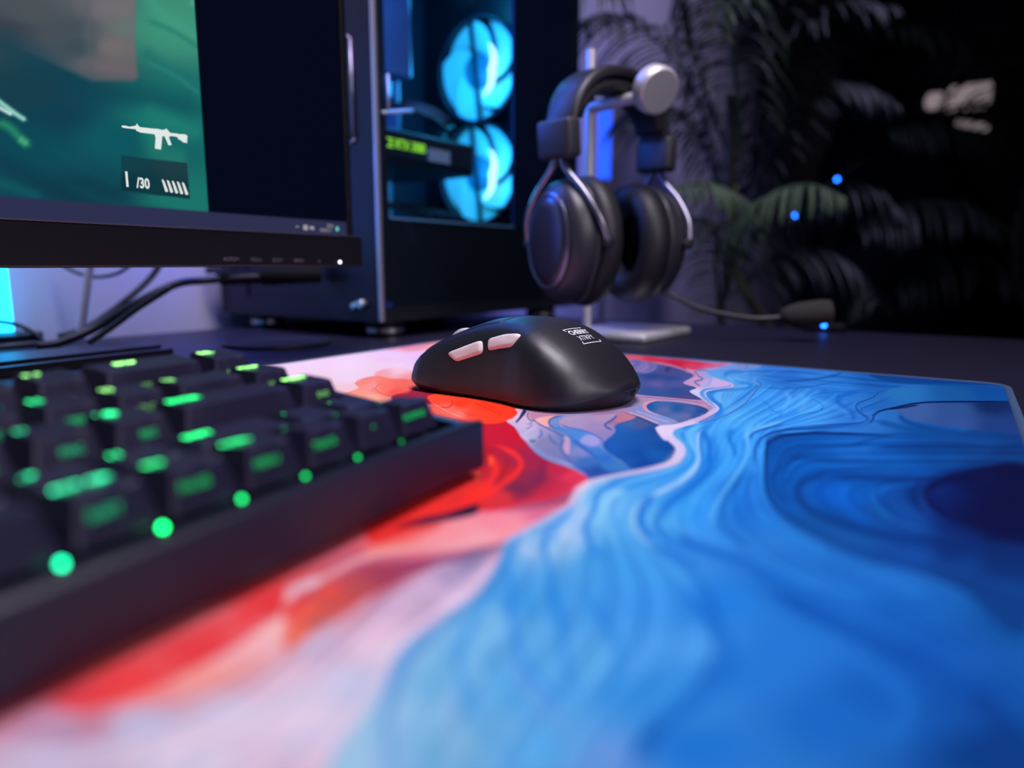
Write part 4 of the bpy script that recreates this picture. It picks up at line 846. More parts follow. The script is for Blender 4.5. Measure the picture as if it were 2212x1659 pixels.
S('p',[(300,100),(360,150),(460,190)],(24,110,108),12,30,.6)
S('p',[(310,40),(380,70),(440,110)],(24,110,100),5,14,.5)
S('p',[(310,130),(380,165),(440,210)],(50,135,122),4,14,.5)
S('p',[(300,230),(370,260),(440,300)],(36,130,115),14,36,.5)
S('p',[(330,270),(345,330),(410,350)],(36,128,108),22,50,.7)
S('p',[(-20,205),(10,228),(40,250),(60,262)],(150,215,200),5,10,.95)
S('p',[(-20,222),(5,236),(30,250)],(215,240,235),4,9,.9)
S('p',[(-10,260),(20,275),(45,300),(70,320)],(45,150,105),8,22,.8)
S('p',[(40,298),(60,312)],(80,175,120),6,16,.8)
S('p',[(-40,330),(80,390),(200,450)],(12,54,70),18,40,.6)
S('p',[(80,300),(200,370),(260,400)],(14,78,90),10,30,.5)
S('p',[(-40,380),(100,430)],(18,92,98),9,24,.6)
S('p',[(130,395),(250,440),(420,470)],(14,70,80),8,24,.6)
S('p',[(410,0),(425,10),(440,20)],(110,200,150),6,20,.4)
P('p',[(262,336),(404,352),(410,430),(262,412)],[(270,350,(14,60,72)),(380,360,(30,52,62)),(400,420,(10,40,55)),(300,400,(9,48,60))],2.5,.85,3.,1)
nx,nz=520,420
sx=np.concatenate([np.linspace(-.30,-.0127,nx),]); sx=np.concatenate([np.linspace(-MWD+.0127,-.302,60),sx]); sz=np.linspace(ZC+.0008,MH-.0062,nz)
XX,ZZ=np.meshgrid(sx,sz,indexing='ij')
L_=np.stack([XX,np.full_like(XX,.0002),ZZ],-1); Mn=np.array(MMx); Wd=L_@Mn[:3,:3].T+Mn[:3,3]
Xs,Ys=chart(Wd)
C_=paint(Xs,Ys)
gb=onscr(436,240).x; tb0=(onscr(300,446).z+onscr(700,476).z)/2
edge=np.clip((XX-gb)/.0006+.5,0,1)[...,None]; C_=C_*(1-edge)+np.array([2,6,24.])*edge
edge=np.clip((tb0-ZZ)/.0005+.5,0,1)[...,None]; C_=C_*(1-edge)+np.array([44,48,78.])*edge
me=grid_mesh('screen',L_,None,lin(np.clip(C_,0,255)))
OPS,BASE=OPS_PAD,BASE_PAD
scr=link('screen',me,attr_mat('screen_picture',1.0),mon,label='glowing picture with a rifle icon and ammunition count')
# icons and figures on the picture
m_hud=emis('hud_white',(.78,.85,.82),.95); m_hud2=emis('taskbar_icons',(.62,.58,.66),.55)
def hud(name,pxpts,m=None,par=None):
    bm=bmesh.new(); vs=[bm.verts.new((p.x,-.0003,p.z)) for p in (onscr(*q) for q in pxpts)]; bm.faces.new(vs); return obj(name,bm,m or m_hud,par or scr)
s=2.5918
gun=[(678,703),(680,714),(700,718),(758,724),(760,734),(772,736),(780,742),(862,752),(868,770),(864,832),(898,838),(902,800),(905,762),(918,764),(930,790),(940,814),(958,812),(948,784),(942,768),(950,762),(975,764),(990,768),(996,780),(1010,786),(1020,796),(1044,802),(1046,760),(1030,752),(1000,752),(985,748),(948,744),(940,732),(932,726),(928,718),(922,726),(905,728),(880,722),(850,720),(780,712),(774,706),(768,700),(764,690),(758,704),(720,710),(700,704)]
hud('rifle_icon',[(x/s,y/s) for x,y in gun])
def htext(body,px,py,hpx,m,bold=0,sx=1,bend=0):
    p=onscr(px,py); q=onscr(px,py-hpx/2); r=onscr(px,py+hpx/2); me=text_mesh(body,(q.z-r.z)/.72,bold)
    me.transform(Matrix.Translation(Vector((p.x,-.0003,p.z)))@Matrix.Rotation(math.pi/2,4,'X')@Matrix.Scale(sx,4,Vector((1,0,0))))
    return link('lettering',me,m,scr)
htext('1',273,389,33,m_hud,.02,.85); htext('/30',308,397,22,m_hud,.03,.80)
for k in range(5):
    x=348+k*10.9; y=388+k*1.6
    hud('cartridge_icon',[(x,y),(x+2.5,y-.5),(x+5.5,y+3),(x+14,y+25),(x+11,y+27),(x+8,y+26)])
for pts in ([(636,492),(641,487),(646,492),(641,490)],):
    hud('taskbar_icon',pts,m_hud2)
for x,y,w_,h in ((659,491,10,11),(673,492,9,7)):
    hud('taskbar_icon',[(x-w_/2,y-h/2),(x+w_/2,y-h/2+1),(x+w_/2,y+h/2+1),(x-w_/2,y+h/2)],m_hud2)
htext('20:24',712,488,7,m_hud2,.01,.9); htext('2024-02-17',703,497.5,7,m_hud2,.01,.8)
bm=bmesh.new(); p=onscr(727.5,494.5); bmesh.ops.create_circle(bm,cap_ends=True,radius=.0017,segments=16,matrix=Matrix.Translation(Vector((p.x,-.0003,p.z)))@Matrix.Rotation(math.pi/2,4,'X')); obj('taskbar_icon',bm,emis('teal_dot',(.2,.75,.7),.8),scr)
# control legends and power light on the chin
m_ctl=mat('control_print',(.11,.10,.13),.5)
def onchin(x,y): return MMx.inverted()@onpl(x,y,MR-MN*.0041,MN)
for i,(x,y,t) in enumerate(((500,560,'AUTO/<'),(553,561,'VOL/v'),(600,562.5,'ECO/^'),(646,563,'MENU'),(689,564.5,'O'))):
    p=onchin(x,y); me=text_mesh(t,.0034,.005); me.transform(Matrix.Translation(Vector((p.x,-.0042,p.z)))@Matrix.Rotation(math.pi/2,4,'X')); link('control_legend',me,m_ctl,mon)
bm=bmesh.new(); bmesh.ops.create_uvsphere(bm,u_segments=12,v_segments=8,radius=.0009); p=onchin(734,566)
obj('power_light',bm,emis('white_led',(.75,.85,1),6),mon,Matrix.Translation(Vector((p.x,-.0042,p.z))),label='tiny white power light')
bm=bmesh.new(); box(bm,(-.53,.048,.12),(-.45,.085,.24),bev=.004); box(bm,(-.52,.060,.006),(-.46,.085,.24),bev=.004); obj('stand_column',bm,m_steel,mon)
obj('stand_base',B((-.54,.052,0.0004),(-.44,.17,.008),.003),m_steel,mon)
# ================================================================ CABLE TRAY and cables
TR=onz(375,764,.002); TRM=frame(Vector((TR.x,TR.y,0)),MD,MN)
m_tray=mat('tray_metal',(.03,.03,.045),.42,.3)
tr=empty('cable_tray',TRM,'flat black cable tray lying on the desk behind the keyboard','cable tray')
bm=bmesh.new(); prof=[(0,.0004),(0,.006),(.008,.006),(.008,.002),(.014,.002),(.014,.008),(.062,.008),(.062,.0004)]
a=[bm.verts.new((-.34,y,z)) for y,z in prof]; b=[bm.verts.new((0,y,z)) for y,z in prof]
for i in range(len(prof)): bm.faces.new((a[i],a[(i+1)%len(prof)],b[(i+1)%len(prof)],b[i]))
bm.faces.new(a[::-1]); bm.faces.new(b); obj('tray_body',bm,m_tray,tr,auto=30)
m_cable=mat('black_cable',(.012,.012,.018),.45)
def cable(name,pts,r,m,label,cat='cable'):
    o=obj(name,T(spline(pts,10),r,10),m,smooth=True); tag(o,label,cat); return o
cable('power_cable',[at(680,593,.685),at(560,598,.655),at(440,606,.64),at(380,614,.62),at(300,652,.60),at(210,706,.585),at(130,740,.562),at(80,748,.550)],.0036,m_cable,'thick black cable curving down from the computer case behind the monitor')
obj('plug',T([at(468,601,.646),at(480,600,.648),at(560,597,.658),at(570,597,.66),at(690,592,.688)],[.004,.0065,.0065,.0082,.0082],14),mat('plug_rubber',(.004,.004,.006),.8,spec=.2),bpy.data.objects['power_cable'],auto=40)
cable('power_cable',[at(352,560,.70),at(325,600,.69),at(270,650,.67),at(190,706,.645),at(125,728,.63)],.0030,m_cable,'black cable dropping straight from behind the monitor into the tray')
cable('video_cable',[at(370,620,.585),at(300,664,.575),at(240,708,.565),at(190,741,.555)],.0026,m_cable,'short black cable running beside the thick one down to the tray')
cable('thin_cable',[at(120,560,.66),at(150,582,.66),at(200,598,.66),at(250,592,.66),at(290,568,.66)],.0016,m_cable,'thin dark cable looping just under the monitor')
cable('thin_cable',[at(-60,690,.6),at(0,695,.6),at(40,703,.6),at(75,720,.6),at(92,738,.6)],.0018,m_cable,'thin dark cable entering from the left edge low on the wall')
cable('thin_cable',[at(-80,757,.545),at(0,750,.555),at(80,742,.572)],.0022,m_cable,'dark cable lying along the desk at the far left')
cable('white_cable',[at(203,540,.60),at(193,580,.60),at(185,640,.60),at(178,690,.60),at(172,738,.60)],.0032,mat('white_cable',(.75,.78,.9),.4),'pale cable hanging straight down under the monitor')
# light bar by the wall
lb=empty('light_bar',Matrix.Translation(Vector((-.432,.607,0))),'glowing blue light bar standing upright at the far left behind the monitor','lamp')
obj('light_tube',Lm([(0,.012),(.0075,.012),(.0075,.34),(0,.34)],20),emis('cyan_tube',(.01,.42,1.0),6),lb,smooth=True,label='glowing cyan tube')
obj('lamp_base',Lm([(0,.0004),(.028,.0004),(.028,.010),(.009,.012),(0,.012)],28),m_steel,lb,auto=30)
# coaster
cs=onz(600,744,0); o=obj('coaster',Lm([(0,.0004),(.044,.0004),(.045,.0014),(.045,.0032),(.042,.0036),(.040,.0026),(0,.0026)],48,Matrix.Translation(Vector((cs.x,cs.y,0)))),mat('coaster_rubber',(.018,.018,.028),.5),auto=35); tag(o,'round dark coaster lying on the desk in front of the computer case','coaster')
# ================================================================ COMPUTER CASE
PN=Vector((-.1185,.649,0)); PM=frame(PN,G,W)     # x: along the glass side, y: across the rear, z up
pc=empty('computer_case',PM,'tall black computer case with a glass side and cyan lit fans','computer')
m_pcs=mat('case_steel',(.018,.016,.036),.38,.5); m_pcd=mat('case_black',(.010,.010,.014),.45); m_pci=mat('case_inside',(.03,.04,.06),.4,.3)
PX,PY,PZ0,PZ=.345,.245,.016,.47
obj('floor_panel',B((.004,.002,PZ0),(PX,PY,PZ0+.012),.002),m_pcd,pc)
obj('top_panel',B((.004,.002,PZ-.012),(PX,PY,PZ),.002),m_pcd,pc)
obj('front_panel',B((PX-.012,0,PZ0),(PX+.004,PY,PZ),.003),m_pcd,pc)
obj('far_side_panel',B((.004,PY-.003,PZ0),(PX,PY,PZ)),m_pci,pc)
for x,y in ((.035,.03),(.035,PY-.03),(PX-.035,.03),(PX-.035,PY-.03)):
    f=obj('foot',Lm([(0,.0004),(.016,.0004),(.018,.003),(.018,PZ0+.001),(0,PZ0+.001)],20,Matrix.Translation(Vector((x,y,0)))),m_pcd,pc,auto=40)
    obj('foot_ring',Lm([(.0185,.004),(.0192,.004),(.0192,.008),(.0185,.008)],20,Matrix.Translation(Vector((x,y,0)))),mat('foot_ring',(.6,.6,.65),.3,1) if 'foot_ring' not in bpy.data.materials else bpy.data.materials['foot_ring'],f)
# rear face: steel sheet with slots, screws and a power supply bay
bm=bmesh.new()
def hole_wall(bm,y0,y1,z0,z1,holes,x0=.0,x1=.0015):
    """sheet in the y/z plane with rectangular holes cut as a lattice"""
    ys=sorted({y0,y1}|{h[0] for h in holes}|{h[1] for h in holes}); zs=sorted({z0,z1}|{h[2] for h in holes}|{h[3] for h in holes})
    for a,b in zip(ys,ys[1:]):
        for c,d in zip(zs,zs[1:]):
            my,mz=(a+b)/2,(c+d)/2
            if any(h[0]<my<h[1] and h[2]<mz<h[3] for h in holes): continue
            box(bm,(x0,a,c),(x1,b,d))
holes=[(.050,.175,.30,.425),(.185,.232,.28,.44),(.045,.20,.035,.115)]+[(.075+i*.0,.19,.135+i*.021,.150+i*.021) for i in range(7)]
hole_wall(bm,.0,PY,PZ0,PZ,holes); obj('rear_panel',bm,m_pcs,pc)
obj('corner_rail',B((-.0015,-.0025,PZ0),(.003,.0022,PZ),.0014,3),mat('brushed_edge',(.62,.60,.70),.35,.9),pc,label='bright metal corner edge')
# vent slot bracket
bm=bmesh.new()
for y in (.0265,.0345): tube(bm,[(-.0015,y,.178),(-.0015,y,.262)],.0013,8)
tube(bm,[(-.0015,.0265,.178),(-.0015,.0265-.0005,.1765),(-.0015,.0305,.175),(-.0015,.035,.1765),(-.0015,.0345,.178)],.0013,8); tube(bm,[(-.0015,.0265,.262),(-.0015,.0305,.265),(-.0015,.0345,.262)],.0014,8)
obj('slot_bracket',bm,mat('bracket_metal',(.35,.32,.42),.35,.9),pc,smooth=True)
obj('slot_shade',B((-.0006,.0272,.178),(.0,.0338,.262)),m_pcd,pc)
bm=bmesh.new(); tube(bm,[(-.0015,.0435,.225),(-.0015,.0435,.285)],.0013,8); obj('slot_bracket',bm,bpy.data.materials['bracket_metal'],pc,smooth=True)
for y,z,r in ((.022,.0325,.0045),(.031,.0305,.0032)):
    obj('thumb_screw',Lm([(0,0),(r,0),(r,.004),(r*.8,.006),(0,.006)],16,Matrix.Translation(Vector((0,y,z)))@Matrix.Rotation(-math.pi/2,4,'Y')),bpy.data.materials['foot_ring'],pc,auto=40)
for z in (.3005,.3085):
    bm=bmesh.new(); bmesh.ops.create_uvsphere(bm,u_segments=10,v_segments=8,radius=.0017); obj('vent_dot',bm,emis('vent_cyan',(.02,.45,1),5),pc,Matrix.Translation(Vector((-.002,.0487,z))),label='tiny cyan dot of fan light through the vent')  # glowing dots stand in for fan light coming through the vent
obj('port_plug',B((-.016,.222,.058),(0,.250,.066),.002),m_pcd,pc); obj('power_supply',B((.002,.045,.030),(.16,.20,.105),.002),mat('psu_shell',(.006,.007,.02),.4,.3),pc)
# side: lower shroud strip, window frame, glass
obj('side_shroud',B((.004,0,PZ0),(PX-.012,.003,.109)),m_pcd,pc)
obj('side_post',B((.2075,-.0004,.109),(PX-.012,.003,PZ-.012)),mat('dark_blue_black',(.008,.012,.035),.35),pc,label='dark front section of the side')
obj('side_post',B((.004,0,.109),(.0135,.003,PZ-.012)),m_pcd,pc)
obj('window_sill',B((.0135,-.001,.1085),(.2075,.0035,.1105)),mat('sill_metal',(.35,.6,.8),.35,.5),pc)
obj('glass_panel',B((.004,-.0045,.030),(PX-.004,-.0015,PZ-.004)),glass('tinted_glass',(.80,.89,.94)),pc,label='tinted glass side')
bm=bmesh.new(); tube(bm,[at(838,160,.66),at(839,235,.66)],.0011,8); tube(bm,[at(826,243,.655),at(890,240,.70)],[.0016,.0022],8); bmesh.ops.transform(bm,matrix=PM.inverted(),verts=bm.verts); obj('pale_bars',bm,mat('bar_white',(.8,.78,.82),.4),pc,smooth=True,label='two small pale bars')  # two thin pale bars by the glass edge, set as an L
# inside: board, cooler, memory, graphics card, fans, cables
m_board=mat('circuit_board',(.08,.14,.24),.4,noise=(.16,.24,.36),bscale=90,bump=.5)
ob=obj('motherboard',B((.012,.205,.125),(.225,.210,.44)),m_board,pc)
m_alu=mat('blue_grey_aluminium',(.30,.40,.55),.3,.8)
bm=bmesh.new()
for i in range(12): box(bm,(.060,.10,.270+i*.0095),(.150,.204,.2725+i*.0095))
box(bm,(.075,.08,.262),(.135,.10,.39),bev=.003); obj('cpu_cooler',bm,m_alu,pc)
rnd_=random.Random(4)
for i in range(4):
    obj('memory_stick',B((.158+i*.009,.165,.265),(.162+i*.009,.204,.40),.0008),m_alu,pc)
bm=bmesh.new()
for i in range(26):
    x=rnd_.uniform(.015,.13); z=rnd_.uniform(.20,.26 if i<14 else .44); y=rnd_.uniform(.15,.19); r=rnd_.uniform(.002,.006)
    box(bm,(x,y,z),(x+r*2.5,y+.02,z+r*1.6),bev=.0006)
obj('board_part',bm,m_alu,pc)
g_=obj('graphics_card',B((.012,.045,.165),(.195,.165,.200),.004,3),mat('card_shroud',(.012,.012,.016),.4),pc)
obj('card_face',B((.014,.0435,.172),(.19,.0455,.196),.001),mat('card_face',(.018,.018,.022),.35),g_)
me=text_mesh('GEFORCE RTX 3080',.0125,.01); TW=max(v.co.x for v in me.vertices)-min(v.co.x for v in me.vertices)
me.transform(Matrix.Translation(Vector((.066,.0430,.1845)))@Matrix.Rotation(math.pi/2,4,'X')@Matrix.Scale(.0905/TW,4,Vector((1,0,0)))); link('lit_lettering',me,emis('green_letters',(.42,1.0,.06),1.3),g_,label='glowing green model lettering')
obj('card_badge',B((.116,.0425,.174),(.150,.0436,.187)),mat('badge_grey',(.35,.35,.42),.4),g_)
for i in range(6):
    p=[(.08+.012*i,.17,.20+.004*i),(.11+.012*i,.12,.235+.003*i),(.16+.008*i,.08,.228),(.205,.07+.01*i,.20+.005*i)]
    obj('internal_cable',T(spline(p,6),.0022,6),m_pcd,pc,smooth=True)
for i in range(4):
    p=[(.03+.02*i,.19,.13),(.05+.02*i,.14,.118+.006*i),(.10+.02*i,.09,.13),(.15+.02*i,.07,.12)]
    obj('internal_cable',T(spline(p,6),.003,6),m_pci,pc,smooth=True)
obj('psu_cover',B((.006,.006,.106),(PX-.014,PY-.004,.1085)),mat('cover_metal',(.05,.10,.16),.4,.4),pc)
m_blade=mat('fan_blade',(.30,.72,.80),.5,em=(.05,.46,.44),es=BLADE); m_hub=mat('fan_hub',(.03,.08,.14),.35,em=(.0,.22,.60),es=.7); m_frame=mat('fan_frame',(.010,.014,.03),.4)
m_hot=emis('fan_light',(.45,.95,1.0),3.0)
def fan(z,rot):
    M=Matrix.Translation(Vector((.318,.1300,z)))@Matrix.Rotation(-math.pi/2,4,'Y')@Matrix.Scale(.95,4)
    f=obj('case_fan',Lm([(.0655,-.012),(.069,-.012),(.069,.012),(.0655,.012),(.0655,-.012)],48),m_frame,pc,M,auto=40,label='fan with glowing cyan blades')
    obj('fan_hub',Lm([(0,-.008),(.021,-.008),(.023,-.004),(.023,.006),(.019,.009),(0,.0095)],32),m_hub,f,smooth=True)
    for k in range(5):
        bm=bmesh.new(); N=14; rows=[]
        for i in range(N+1):
            r=.0225+(.064-.0225)*i/N; sweep=.95*((i/N)**1.25); wd=1.02+.14*math.sin(i/N*math.pi)
            a0=sweep; a1=sweep+wd; rr=[]
            for j in range(9):
                a=a0+(a1-a0)*j/8; rr.append((r*math.cos(a),r*math.sin(a),.006-.009*j/8))
            rows.append(rr)
        tp=[[bm.verts.new(p) for p in rr] for rr in rows]; bt=[[bm.verts.new((p[0],p[1],p[2]-.0012)) for p in rr] for rr in rows]
        for i in range(N):
            for j in range(8): bm.faces.new((tp[i][j],tp[i+1][j],tp[i+1][j+1],tp[i][j+1])); bm.faces.new((bt[i][j],bt[i][j+1],bt[i+1][j+1],bt[i+1][j]))
        for i in range(N):
            for j in (0,8): bm.faces.new((tp[i][j],tp[i+1][j],bt[i+1][j],bt[i][j]))
        for j in range(8):
            for i in (0,N): bm.faces.new((tp[i][j],tp[i][j+1],bt[i][j+1],bt[i][j]))
        obj('fan_blade',bm,m_blade,f,Matrix.Rotation(rot+k*2*math.pi/5,4,'Z'),auto=40)
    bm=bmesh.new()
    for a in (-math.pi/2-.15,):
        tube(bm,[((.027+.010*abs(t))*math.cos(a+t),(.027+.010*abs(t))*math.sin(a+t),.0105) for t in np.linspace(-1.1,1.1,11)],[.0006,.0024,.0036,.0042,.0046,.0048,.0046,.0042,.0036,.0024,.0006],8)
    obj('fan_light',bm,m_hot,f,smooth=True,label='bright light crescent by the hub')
    bm=bmesh.new(); box(bm,(-.066,-.003,.012),(.066,.003,.0145)); obj('fan_strut',bm,m_frame,f,Matrix.Rotation(.12,4,'Z'))
fan(.3155,FR); fan(.1865,FR+.12)
for x_,y_,z_ in ((.012,.06,.37),(.10,.05,.455),(.010,.05,.25)):
    l=bpy.data.lights.new('board_fill','POINT'); l.energy=1.5; l.color=(.02,.16,1); l.shadow_soft_size=.015  # added lamps out of view, brightening the inside of the case blue
    o=bpy.data.objects.new('board_fill',l); COL.objects.link(o); o.matrix_world=PM@Matrix.Translation(Vector((x_,y_,z_)))
obj('tray_edge',B((.225,.19,.22),(.229,.21,.44),.001),m_alu,pc)
for z in (.40,.30,.19):
    l=bpy.data.lights.new('fan_glow','POINT'); l.energy=FANP; l.color=(.02,.50,1); l.shadow_soft_size=.02
    o=bpy.data.objects.new('fan_glow',l); COL.objects.link(o); o.matrix_world=PM@Matrix.Translation(Vector((.27,.11,z)))
l=bpy.data.lights.new('rear_fill','POINT'); l.energy=.16; l.color=(.05,.08,1); l.shadow_soft_size=.01; o=bpy.data.objects.new('rear_fill',l); COL.objects.link(o); o.matrix_world=PM@Matrix.Translation(Vector((-.045,.215,.19)))  # added lamp that tints the rear panel blue
l=bpy.data.lights.new('wall_fill','POINT'); l.energy=.16; l.color=(.06,.08,1); l.shadow_soft_size=.01; o=bpy.data.objects.new('wall_fill',l); COL.objects.link(o); o.matrix_world=PM@Matrix.Translation(Vector((-.055,.205,.125)))  # added lamp hidden behind the monitor, turning the wall deep blue
# ================================================================ HEADSET STAND
SQ=Vector((.115,.618,0)); m_al=mat('brushed_aluminium',(.80,.77,.82),.45,.55,bump=.1,bscale=700)
HSM=frame(SQ,G,W); hs=empty('headset_stand',HSM,'silver aluminium headset stand beside the computer case','headset stand')
obj('stand_plate',B((0,0,.0004),(.107,.088,.0075),.0025,4),m_al,hs,auto=40)
PLx,PLy=.008,.0625
obj('pole',T([(PLx,PLy,.007),(PLx,PLy,.252)],.0042,16),m_al,hs,auto=40)
obj('arm',T([(PLx,PLy,.2035),(PLx,.035,.2060),(PLx,.004,.2075)],.0050,14),m_al,hs,auto=40)
obj('end_disc',Lm([(0,-.009),(.0165,-.009),(.0192,-.007),(.0196,0),(.0190,.004),(.017,.0058),(0,.0062)],40,HSM.inverted().to_3x3().to_4x4()@Matrix.Identity(4) if False else Matrix.Translation(Vector((PLx-.000,.000,.2105)))@(HSM.inverted().to_3x3()@Vector((.42,-.80,-.40))).to_track_quat('Z','Y').to_matrix().to_4x4()),m_al,hs,auto=40)
# ================================================================ HEADSET
HD_=Vector((.743,.669,0)).normalized(); HM=frame(HSM@Vector((PLx+HDX,.041,0)),HD_,Vector((-HD_.y,HD_.x,0)))      # x along the band plane, y across the band, z up
hd=empty('headset',HM,'black over-ear gaming headset with boom microphone hanging on the stand','headset')
m_band=mat('leatherette',(.028,.026,.034),.42,bump=.4,bscale=600); m_hp=mat('headset_plastic',(.030,.028,.040),.38); m_pad2=mat('ear_pad_leather',(.018,.017,.022),.5,bump=.4,bscale=500); m_gun=mat('gunmetal',(.30,.29,.38),.28,.9); m_slid=mat('slider_cap',(.035,.032,.045),.5)
def band(name,a,zt,zb,w0,w1,t,m,exp=2.3,label=None,lo=0.):
    bm=bmesh.new(); N=40; rings=[]
    for i in range(N+1):
        th=math.pi*(lo+(1-2*lo)*i/N); c,s_=math.cos(th),math.sin(th)
        def pt(k): 
            rr=a+k; return (rr*(abs(c)**(2/exp))*(1 if c>0 else -1), zb+(zt-zb+k)*(abs(s_)**(2/exp)))
        wd=w0+(w1-w0)*s_**.7
        o_,i_=pt(t/2),pt(-t/2); r=[]
        for q in range(12):
            A=q/12*2*math.pi; cy=math.cos(A); cz=math.sin(A); f=(abs(cz)**.6)*(1 if cz>0 else -1); y=wd/2*(abs(cy)**.5)*(1 if cy>0 else -1)
            mx=(o_[0]+i_[0])/2+(o_[0]-i_[0])/2*f; mz=(o_[1]+i_[1])/2+(o_[1]-i_[1])/2*f
            r.append(bm.verts.new((mx,y,mz)))
        rings.append(r)
    for A_,B_ in zip(rings,rings[1:]):
        for k in range(12): bm.faces.new((A_[k],A_[(k+1)%12],B_[(k+1)%12],B_[k]))
    bm.faces.new(rings[0]); bm.faces.new(rings[-1][::-1])
    return obj(name,bm,m,hd,smooth=True,label=label)
band('headband',.063,.2285,.165,.030,.038,.009,m_band)
band('headband_cushion',.056,.217,.170,.024,.032,.010,mat('band_cushion',(.014,.013,.016),.6),lo=.1)
for s_ in (-1,1):
    obj('slider_housing',B((-.008,-.019,-.0155),(.008,.019,.0155),.004,3,M=Matrix.Translation(Vector((s_*.0650,0,.168)))@Matrix.Rotation(s_*.08,4,'Y')),m_slid,hd,auto=50)
    # fork
    bm=bmesh.new()
    for q in (-1,1):
        tube(bm,spline([(s_*.065,q*.004,.154),(s_*.065,q*.009,.144),(s_*.064,q*.027,.126),(s_*.061,q*.041,.106),(s_*.056,q*.0455,.090),(s_*.054,q*.0455,.082)],6),[.0030]*31,10)
    obj('yoke',bm,m_gun,hd,smooth=True,label='gunmetal fork holding the ear cup')
    cx=s_*.047; Mc=Matrix.Translation(Vector((cx,0,.087)))@Matrix.Rotation(math.radians(-13),4,'Z')@Matrix.Rotation(s_*math.pi/2,4,'Y')@Matrix.Rotation(math.pi/2,4,'Z')
    # lathe axis = outward; oval 84 x 100 mm
    cup=obj('ear_cup',Lm([(.0,.026),(.020,.0265),(.030,.025),(.0335,.0225),(.0375,.0215),(.041,.017),(.043,.010),(.0435,.002),(.042,-.001),(.040,-.001)],48,None,.95,1.18),m_hp,hd,Mc,smooth=True)
    obj('outer_plate',Lm([(0,.0272),(.022,.0278),(.029,.0268),(.031,.0248)],48,None,.95,1.18),mat('cup_plate',(.08,.075,.11),.30,.7) if 'cup_plate' not in bpy.data.materials else bpy.data.materials['cup_plate'],cup,smooth=True,label='smooth metallic outer plate')
    obj('plate_ring',Lm([(.0310,.0255),(.0325,.0262),(.0335,.0245)],48,None,.95,1.18),m_gun,cup,smooth=True)
    obj('cup_ridge',Lm([(.0435,.0045),(.0448,.003),(.0448,.0005),(.0435,-.0008)],48,None,.95,1.18),m_hp,cup,smooth=True)
    ep=obj('ear_pad',Lm([(.022,-.003),(.040,-.002),(.0455,-.006),(.0465,-.013),(.044,-.021),(.037,-.026),(.029,-.025),(.024,-.019),(.022,-.010)],48,None,.95,1.18),m_pad2,cup,smooth=True)
    for q in (-1,1): obj('hinge_pin',Lm([(0,0),(.005,0),(.005,.005),(.0035,.006),(0,.006)],16,Matrix.Translation(Vector((s_*.054,q*.0430,.086)))@Matrix.Rotation(-q*math.pi/2,4,'X')),m_hp,hd,auto=40)
inv=HM.inverted()
obj('microphone_boom',T([inv@p for p in spline([at(1425,628,.665),at(1455,640,.66),at(1500,662,.655),at(1560,678,.65),at(1630,688,.645),at(1690,686,.64)],8)],.0024,8),m_hp,hd,smooth=True)
p0,p1=inv@at(1686,684,.64),inv@at(1798,672,.635); d=(p1-p0)
Mq=Matrix.Translation(p0)@d.to_track_quat('Z','Y').to_matrix().to_4x4(); L=d.length
obj('microphone_foam',Lm([(0,0),(.0055,0),(.0085,.006),(.0108,L*.35),(.0112,L*.8),(.0100,L*.97),(.006,L),(0,L)],24,Mq),mat('mic_foam',(.035,.03,.032),.95,bump=1,bscale=900),hd,smooth=True)
# ================================================================ PALM
m_lf=[mat('palm_leaf_lit',(.10,.18,.06),.5,noise=(.06,.11,.04),bscale=20),mat('palm_leaf_shaded',(.012,.030,.018),.5,noise=(.008,.020,.012),bscale=20)]  # lit and shaded fronds: the light is put into the leaf colour
m_stem=mat('palm_stem',(.16,.15,.08),.5,noise=(.09,.10,.05),bscale=14)
rp=random.Random(11)
def frond(par,spine,ll,n,m,droop=.6,width=.011,spread=1.0,lean=None):
    """one leaf: a curved rib with two rows of folded narrow leaflets"""
    sp=spline(spine,14); N=len(sp); bm=bmesh.new(); tube(bm,sp,[.0035*(1-.75*i/N)+.0006 for i in range(N)],6)
    for k in range(n):
        f=(.12+.88*(k+rp.uniform(-.3,.3))/n); f=min(.995,max(.05,f)); i=min(N-2,int(f*(N-1))); p=sp[i]; t=(sp[i+1]-sp[i]).normalized()
        side=t.cross(Z); 
        if side.length<.1: side=Vector((1,0,0))
        side.normalize(); nrm=side.cross(t).normalized()
        for sd in (-1,1):
            L=ll*(math.sin(math.pi*(.16+.80*f))**.7)*rp.uniform(.85,1.1); q=rp.uniform(-.12,.12)
            d=(t*(.55+q)+side*sd*spread+nrm*rp.uniform(-.05,.3)).normalized(); prev=p.copy(); pts=[prev.copy()]; dd=d.copy()
            for s_ in range(6):
                dd=(dd+Vector((0,0,-droop*.28))).normalized(); prev=prev+dd*L/6; pts.append(prev.copy())
            rows=[]
            for s_,pp in enumerate(pts):
                u=s_/6; wv=width*(.35+1.9*u*(1-u)+.35*(1-u))*.8*(1-u**4)+.0004; tt=(pts[min(s_+1,6)]-pts[max(s_-1,0)]).normalized(); ws=tt.cross(Z)
                if ws.length<.05: ws=side
                ws.normalize(); up=ws.cross(tt)
                rows.append((bm.verts.new(pp-ws*wv/2+up*wv*.22),bm.verts.new(pp),bm.verts.new(pp+ws*wv/2+up*wv*.22)))
            for a,b in zip(rows,rows[1:]):
                bm.faces.new((a[0],a[1],b[1],b[0])); bm.faces.new((a[1],a[2],b[2],b[1]))
    me=bpy.data.meshes.new('frond'); bm.to_mesh(me); bm.free()
    o=link('frond',me,m,None,smooth=True); o.parent=par; o.matrix_parent_inverse=par.matrix_world.inverted(); return o
